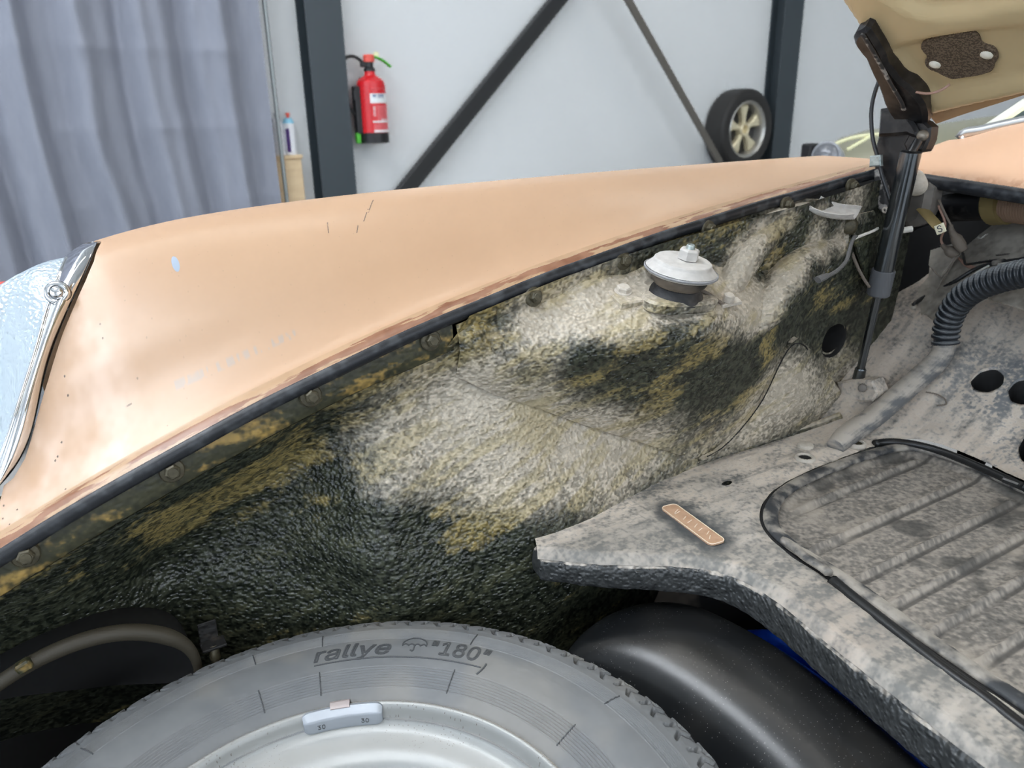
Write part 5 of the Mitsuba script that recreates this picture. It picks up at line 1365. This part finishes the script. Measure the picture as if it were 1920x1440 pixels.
# ------------------------------------------------------------------ strut mount on the tower
mc = W3(*onw(1272, 528, -.052))
max_ = Z * .94 - N * .18 + L * .05; max_ /= np.linalg.norm(max_)
mount = add('strut_mount', lathe([(.0325, -.016), (.032, -.014), (.030, -.010), (.026, -.004), (.024, .001), (0, .002)], mc - max_ * .002, max_, 48), 'duct', car, True, label='dusty strut mount on top of the tower')
add('rubber_ring', lathe([(.026, -.004), (.030, .0), (.0325, .006), (.033, .010), (.030, .012), (0, .012)], mc, max_, 48), 'cavity_dust', mount, True)
add('cap_disc', lathe([(.031, .0095), (.0385, .0100), (.0400, .0120), (.0395, .0145), (.0370, .0165), (.0330, .0210), (.0322, .0222), (.0318, .0240), (.0300, .0255), (0, .0262)], mc, max_, 64), 'dusty_white', mount, True)
add('cap_rim', lathe([(.0395, .0115), (.0412, .0125), (.0412, .0142), (.0395, .0150)], mc, max_, 64, closed=True), 'dusty_rubber', mount, True)
x_, y_, z_ = frame(max_, L * .8 + N * .6)
nutc = mc + z_ * .0262 + L * .004 - N * .002
add('nut', prism([(.0115 * math.cos(t), .0115 * math.sin(t)) for t in np.arange(6) * math.pi / 3], nutc, x_, y_, 0, .0115, .0018), 'dusty_white', mount, 30)
add('stud', lathe([(.0050, .010), (.0048, .0150), (.0035, .0165), (.0030, .0150), (0, .0148)], nutc, z_, 18), 'galv', mount, True)
lobe = [(.058, .002), (.056, .012), (.046, .020), (.02, .026), (-.02, .026), (-.046, .018), (-.055, .006), (-.055, -.012), (-.045, -.022), (-.02, -.030), (.02, -.034), (.046, -.028), (.056, -.014)]
add('base_plate', prism(spline(np.c_[np.array(lobe + [lobe[0]]) * .86, np.zeros(len(lobe) + 1)], 60)[:-1, :2], mc - z_ * .020 - N * .004, *frame(max_, L)[:2], -.006, .006, .003), 'undercoat', mount, 35)
# bolt with square plate beside it
bc_ = W3(*onw(1171, 556, -.030)); bn = Z * .93 - N * .30 - L * .05
fx, fy, fz_ = frame(bn, L)
bp_ = add('tower_plate', prism([(-.018, -.018), (.018, -.021), (.019, .016), (-.016, .019)], bc_, fx, fy, -.003, .0045, .0015), 'undercoat', car, 30)
add('plate_bolt', cat(prism([(.0082 * math.cos(t), .0082 * math.sin(t)) for t in np.arange(6) * math.pi / 3 + .2], bc_ + fz_ * .0045 + fy * .004, fx, fy, 0, .0065, .0012), lathe([(.0100, .0), (.0098, .0012), (.006, .0013)], bc_ + fz_ * .0045 + fy * .004, fz_, 24)), 'bolt_dusty', bp_, 30)
b2c = W3(*onw(1362, 567, -.066))
add('earth_tab', cat(prism([(-.016, -.006), (.014, -.007), (.016, .004), (-.014, .007)], b2c + L * .004, fx, fy, -.002, .002, .0008), prism([(.0065 * math.cos(t), .0065 * math.sin(t)) for t in np.arange(6) * math.pi / 3], b2c + Z * .002 - N * .002, fx, fy, 0, .009, .0012)), 'bolt_dusty', bp_, 30)
wire('tower_wire', [W3(*onw(1312, 545, -.056)), W3(*onw(1330, 552, -.064)), W3(*onw(1344, 562, -.068)), W3(*onw(1356, 570, -.068))], .0020, 'wire_dusty', None, 20, bp_)

# ------------------------------------------------------------------ spare wheel
WC = np.array([-.1282, .3616, .6360]); WN = np.array([-.0304, -.0480, 1.0]); WN /= np.linalg.norm(WN)
wx = L - WN * (L @ WN); wx /= np.linalg.norm(wx); wy = np.cross(WN, wx)
spare = thing('spare_wheel', 'grey spare wheel with raised lettering on its tyre lying in the front trunk well', 'wheel')
def polar(px, py, h=0.008):
    d = onpl(px, py, WC + WN * h, WN) - WC
    return math.atan2(d @ wy, d @ wx), math.hypot(d @ wx, d @ wy)
def wp(t, r, h):
    t, r, h = np.broadcast_arrays(np.asarray(t, float), r, h)
    return WC + (r * np.cos(t))[..., None] * wx + (r * np.sin(t))[..., None] * wy + h[..., None] * WN
# sidewall: base profile r -> height, with fine ring ribs
_sr = PchipInterpolator([.190, .197, .203, .212, .225, .243, .258, .272, .284, .2900], [-.012, -.006, -.001, .003, .0075, .0122, .0138, .0128, .0100, .0085])
def side_h(r):
    h = _sr(r)
    for a, b, n_ in ((.213, .2335, 8), (.2670, .2850, 9)):
        s = (r - a) / (b - a)
        m_ = (s > 0) & (s < 1)
        h = h + np.where(m_, .0006 * np.sin(s * n_ * 2 * np.pi), 0)
    return h
rs = np.r_[np.linspace(.190, .2900, 260)]
K = 360
th = np.arange(K) * 2 * np.pi / K
P = wp(th[None, :], rs[:, None], side_h(rs)[:, None])
v, f = grid_mesh(P, closed_v=True)
low = [(.2965, -.155), (.26, -.165), (.215, -.160), (.190, -.145)]
P2 = np.stack([wp(th, r_, h_) for r_, h_ in low], 0); v2, f2 = grid_mesh(P2, closed_v=True)
tyre = add('tyre', cat((v, orient(v, f, WN)), (v2, f2)), 'tyre', spare, True)
# tread: shoulder lugs with zigzag sipes, displaced in a fine grid
K2 = 1800
t2 = np.arange(K2) * 2 * np.pi / K2
tr = np.array([(.2896, .0085), (.2925, .0080), (.2965, .0068), (.3010, .0048), (.3060, .0020), (.3105, -.0015), (.3145, -.0055), (.3175, -.0105), (.3198, -.0170), (.3212, -.025), (.3222, -.036), (.3228, -.050), (.3230, -.066), (.3230, -.085), (.3222, -.110), (.318, -.130), (.309, -.146), (.2965, -.155)])
u_ = np.linspace(0, 17, 80)
tr = np.c_[np.interp(u_, np.arange(18), tr[:, 0]), np.interp(u_, np.arange(18), tr[:, 1])]
arc = np.r_[0, np.cumsum(np.linalg.norm(np.diff(tr, axis=0), axis=1))]
pitch = 2 * np.pi / 62
A2, T2 = np.meshgrid(arc, t2, indexing='ij')
zig = .25 * (2 * np.abs(((A2 / .024) % 1) - .5) - .5)
ph_ = ((T2 / pitch) + zig) % 1
d1_ = np.abs(ph_ - .5); groove = np.clip(1.6 * (1 - (d1_ / (.072 + .06 * np.clip((A2 - .012) * 60, 0, 1)))), 0, 1) * np.clip((A2 - .0025) / .003, 0, 1)
ph2 = ((T2 / pitch) + .5 - .6 * zig) % 1
d2_ = np.abs(ph2 - .5); groove2 = np.clip(1.6 * (1 - d2_ / .065), 0, 1) * np.clip((A2 - .005) / .002, 0, 1) * np.clip((.020 - A2) / .004, 0, 1)
ring_g = np.clip(1 - np.abs(A2 - .026 - .0035 * np.sin(T2 * 62 * 2)) / .0035, 0, 1) + np.clip(1 - np.abs(A2 - .055 - .004 * np.sin(T2 * 62)) / .004, 0, 1)
dep = .0075 * np.clip(np.maximum(np.maximum(groove ** .5, .7 * groove2 ** .5), np.clip(ring_g, 0, 1) ** .5), 0, 1)
dep += .0008 * (meshkit.noise(np.stack([np.cos(T2) * 60, np.sin(T2) * 60, A2 * 200], -1), 5) - .5)
tn = np.gradient(tr, axis=0); tn = np.c_[-tn[:, 1], tn[:, 0]]; tn /= np.linalg.norm(tn, axis=1, keepdims=True)
if tn[40, 0] < 0: tn = -tn
R2 = tr[:, :1] - tn[:, :1] * dep; Hh = tr[:, 1:] - tn[:, 1:] * dep
v, f = grid_mesh(wp(T2, R2, Hh), closed_v=True)
add('tread', (v, f if np.einsum('ij,ij->', np.cross(v[f[:, 1]] - v[f[:, 0]], v[f[:, 2]] - v[f[:, 0]]), v[f[:, 0]] - WC) > 0 else f[:, ::-1]), 'tyre', tyre, True)
# radial sipe marks over the ribbed rings
for i in range(12):
    for r0_, r1_, tt0 in ((.212, .2345, polar(601, 1305)[0]), (.2665, .2855, polar(606, 1212)[0])):
        t = tt0 - i * math.radians(31.5)
        q = wp(np.full(14, t), np.linspace(r0_, r1_, 14), side_h(np.linspace(r0_, r1_, 14)) + .0005)
        add('rib_mark', tube(q, .0006, 6), 'tyre_mark', tyre, True)


# raised outline lettering
def relief(polys, tc, rc, name, par, thick=.0008, hgt=.0007, slant=0.0, m='tyre_mark', outline_w=None, base=side_h, sx=1.0):
    for g in polys:
        parts_ = [g]
        if outline_w:
            inn_ = g.buffer(-outline_w)
            o = g.difference(inn_); parts_ = list(getattr(o, 'geoms', [o]))
        for o in parts_:
            if o.is_empty or o.area < 1e-8: continue
            o = o.simplify(.00008)
            m_ = trimesh.creation.extrude_polygon(o, hgt, engine='earcut')
            m_ = m_.subdivide_to_size(.0025)
            x, y, z = np.asarray(m_.vertices).T
            x = (x + slant * y) * sx
            t = tc - x / rc; r = rc + y
            q = wp(t, r, base(r) + z - .0001)
            mm = trimesh.Trimesh(q, m_.faces, process=False)
            if mm.volume < 0: mm.invert()
            add(name, mm, m, par, 25)


t_a, r_a = polar(588, 1262, .013); t_b, r_b = polar(733, 1236, .013)
word = text_shapes('rallye', .0155, True)
wb = shapely.union_all(word).bounds
rbase = .2465
fit_ = abs(t_a - t_b) * rbase / (wb[2] - wb[0])
relief(word, t_a + .006, rbase, 'tyre_letter', tyre, slant=.22, outline_w=.00125, sx=fit_ * .94)
t_c, _ = polar(797, 1236, .013); t_d, _ = polar(905, 1245, .013)
num = text_shapes('"180"', .0165, True)
nb_ = shapely.union_all(num).bounds
relief(num, t_c + .004, .2480, 'tyre_letter', tyre, slant=.05, outline_w=.00125, sx=abs(t_c - t_d) * .248 / (nb_[2] - nb_[0]))
# umbrella mark
t_u, _ = polar(770, 1235, .013)
dome = [(.0115 * math.cos(t), .0095 * math.sin(t)) for t in np.linspace(math.pi, 0, 20)]
scal = [(x, -.0012 + .0022 * abs(math.sin((x + .0115) / .0230 * 4 * math.pi / 1.0))) for x in np.linspace(.0115, -.0115, 25)]
ubr = sg.LineString(dome).buffer(.0006).union(sg.LineString(scal).buffer(.0006)).union(sg.LineString([(0, 0), (0, -.0065), (-.0012, -.0078), (-.0028, -.0070)]).buffer(.0007))
relief([shapely.affinity.translate(g, 0, .0075) for g in getattr(ubr, 'geoms', [ubr])] if hasattr(shapely, 'affinity') else [ubr], t_u, .2500, 'umbrella_mark', tyre)
tl = np.linspace(polar(590, 1268, .013)[0], polar(893, 1264, .013)[0], 80)
add('lettering_line', tube(wp(tl, np.full(80, .2425), side_h(np.full(80, .2425)) + .0004), .00065, 6), 'tyre_mark', tyre, True)
tk = np.linspace(0, 1, 12)
te = polar(905, 1256, .013)[0]
add('lettering_line', tube(wp(te + .018 * tk ** 2, .2475 - .0125 * tk, side_h(.2475 - .0125 * tk) + .0004), .0009, 6), 'tyre_mark', tyre, True)

# steel rim
rp = [(.1965, -.010), (.2000, -.0065), (.2008, -.0025), (.2000, .0008), (.1980, .0018), (.1955, .0008), (.1935, -.003), (.1920, -.009), (.1895, -.015), (.184, -.0195), (.176, -.0215), (.166, -.0235), (.158, -.028), (.152, -.036), (.147, -.046), (.142, -.054), (.134, -.058), (.124, -.058), (.112, -.054), (.102, -.047), (.094, -.043), (.080, -.043), (.045, -.050), (.032, -.052), (.030, -.060)]
rp = np.array(rp); uu = np.linspace(0, len(rp) - 1, 150)
rps = np.c_[gaussian_filter1d(np.interp(uu, np.arange(len(rp)), rp[:, 0]), 1.6, mode='nearest'), gaussian_filter1d(np.interp(uu, np.arange(len(rp)), rp[:, 1]), 1.6, mode='nearest')]
P = wp(th[None, :], rps[22:, 0][:, None], rps[22:, 1][:, None])
v, f = grid_mesh(P, closed_v=True); rim = add('rim', (v, orient(v, f, WN)), 'rim_silver', spare, True)
P = wp(th[None, :], rps[:24, 0][:, None], rps[:24, 1][:, None])
v, f = grid_mesh(P, closed_v=True); add('rim_lip', (v, orient(v, f, WN)), 'rim_edge', rim, True)
# balance weight clipped on the rim lip
ta_, tb_2 = polar(568, 1352, -.006)[0], polar(719, 1330, -.006)[0]
tw_ = np.linspace(ta_, tb_2, 60)
sec = [(.1985, -.0005), (.1975, .0022), (.1950, .0026), (.1885, -.0010), (.1868, -.0035), (.1860, -.0120), (.1870, -.0145), (.1930, -.0120)]
sec = np.array(sec); rows = []
for i, t in enumerate(tw_):
    s_ = min(i, 59 - i) / 7.0; k_ = math.sqrt(max(0, 1 - (1 - min(1, s_ + .12)) ** 2))
    c0 = sec.mean(0); q = c0 + (sec - c0) * [.25 + .75 * k_, .45 + .55 * k_]
    rows.append(wp(t, q[:, 0], q[:, 1]))
P = np.stack(rows, 0); v, f = grid_mesh(P, closed_v=True)
v = np.vstack([v, P[0].mean(0), P[-1].mean(0)]); n_ = len(sec); i_ = np.arange(n_); o_ = (len(tw_) - 1) * n_
f = np.vstack([f, np.c_[i_, (i_ + 1) % n_, np.full(n_, len(v) - 2)], np.c_[(i_ + 1) % n_ + o_, i_ + o_, np.full(n_, len(v) - 1)]])
wm = trimesh.Trimesh(v, f, process=False)
if wm.volume < 0: wm.invert()
bw_ = add('balance_weight', wm, 'weight', spare, 35, label='grey balance weight clipped to the rim')
tc0, tc1 = polar(620, 1326, .0)[0], polar(657, 1318, .0)[0]
tq2 = np.linspace(tc0, tc1, 14)
csec = np.array([(.2030, -.001), (.2022, .0032), (.1990, .0050), (.1955, .0046), (.1930, .0030), (.1935, .0018), (.1962, .0032), (.1990, .0034), (.2010, .0020)])
P = np.stack([wp(t, csec[:, 0], csec[:, 1]) for t in tq2], 0); v, f = grid_mesh(P, closed_v=True)
cm = trimesh.Trimesh(v, f, process=False)
if cm.volume < 0: cm.invert()
add('clip', cm, 'weight_clip', bw_, 35)
fh = lambda r: np.interp(r, [.1860, .1868], [-.012, -.0035])
def face_text(txt, px, py, h_):
    t0_ = polar(px, py, -.006)[0]
    for g in text_shapes(txt, h_, False):
        m_ = trimesh.creation.extrude_polygon(g, .0005, engine='earcut').subdivide_to_size(.002)
        x, y, z = np.asarray(m_.vertices).T
        # the slanted front face of the weight: y runs down the face
        s_ = np.clip((y + .0018) / .0085, 0, 1)
        q = wp(t0_ - x / .187, .1860 + .0008 * s_ - z, -.0120 + .0085 * s_)
        mm = trimesh.Trimesh(q, m_.faces, process=False)
        add('digit', mm, 'tyre_mark', bw_, False)
face_text('30', 594, 1356, .0042); face_text('30', 677, 1342, .0042)
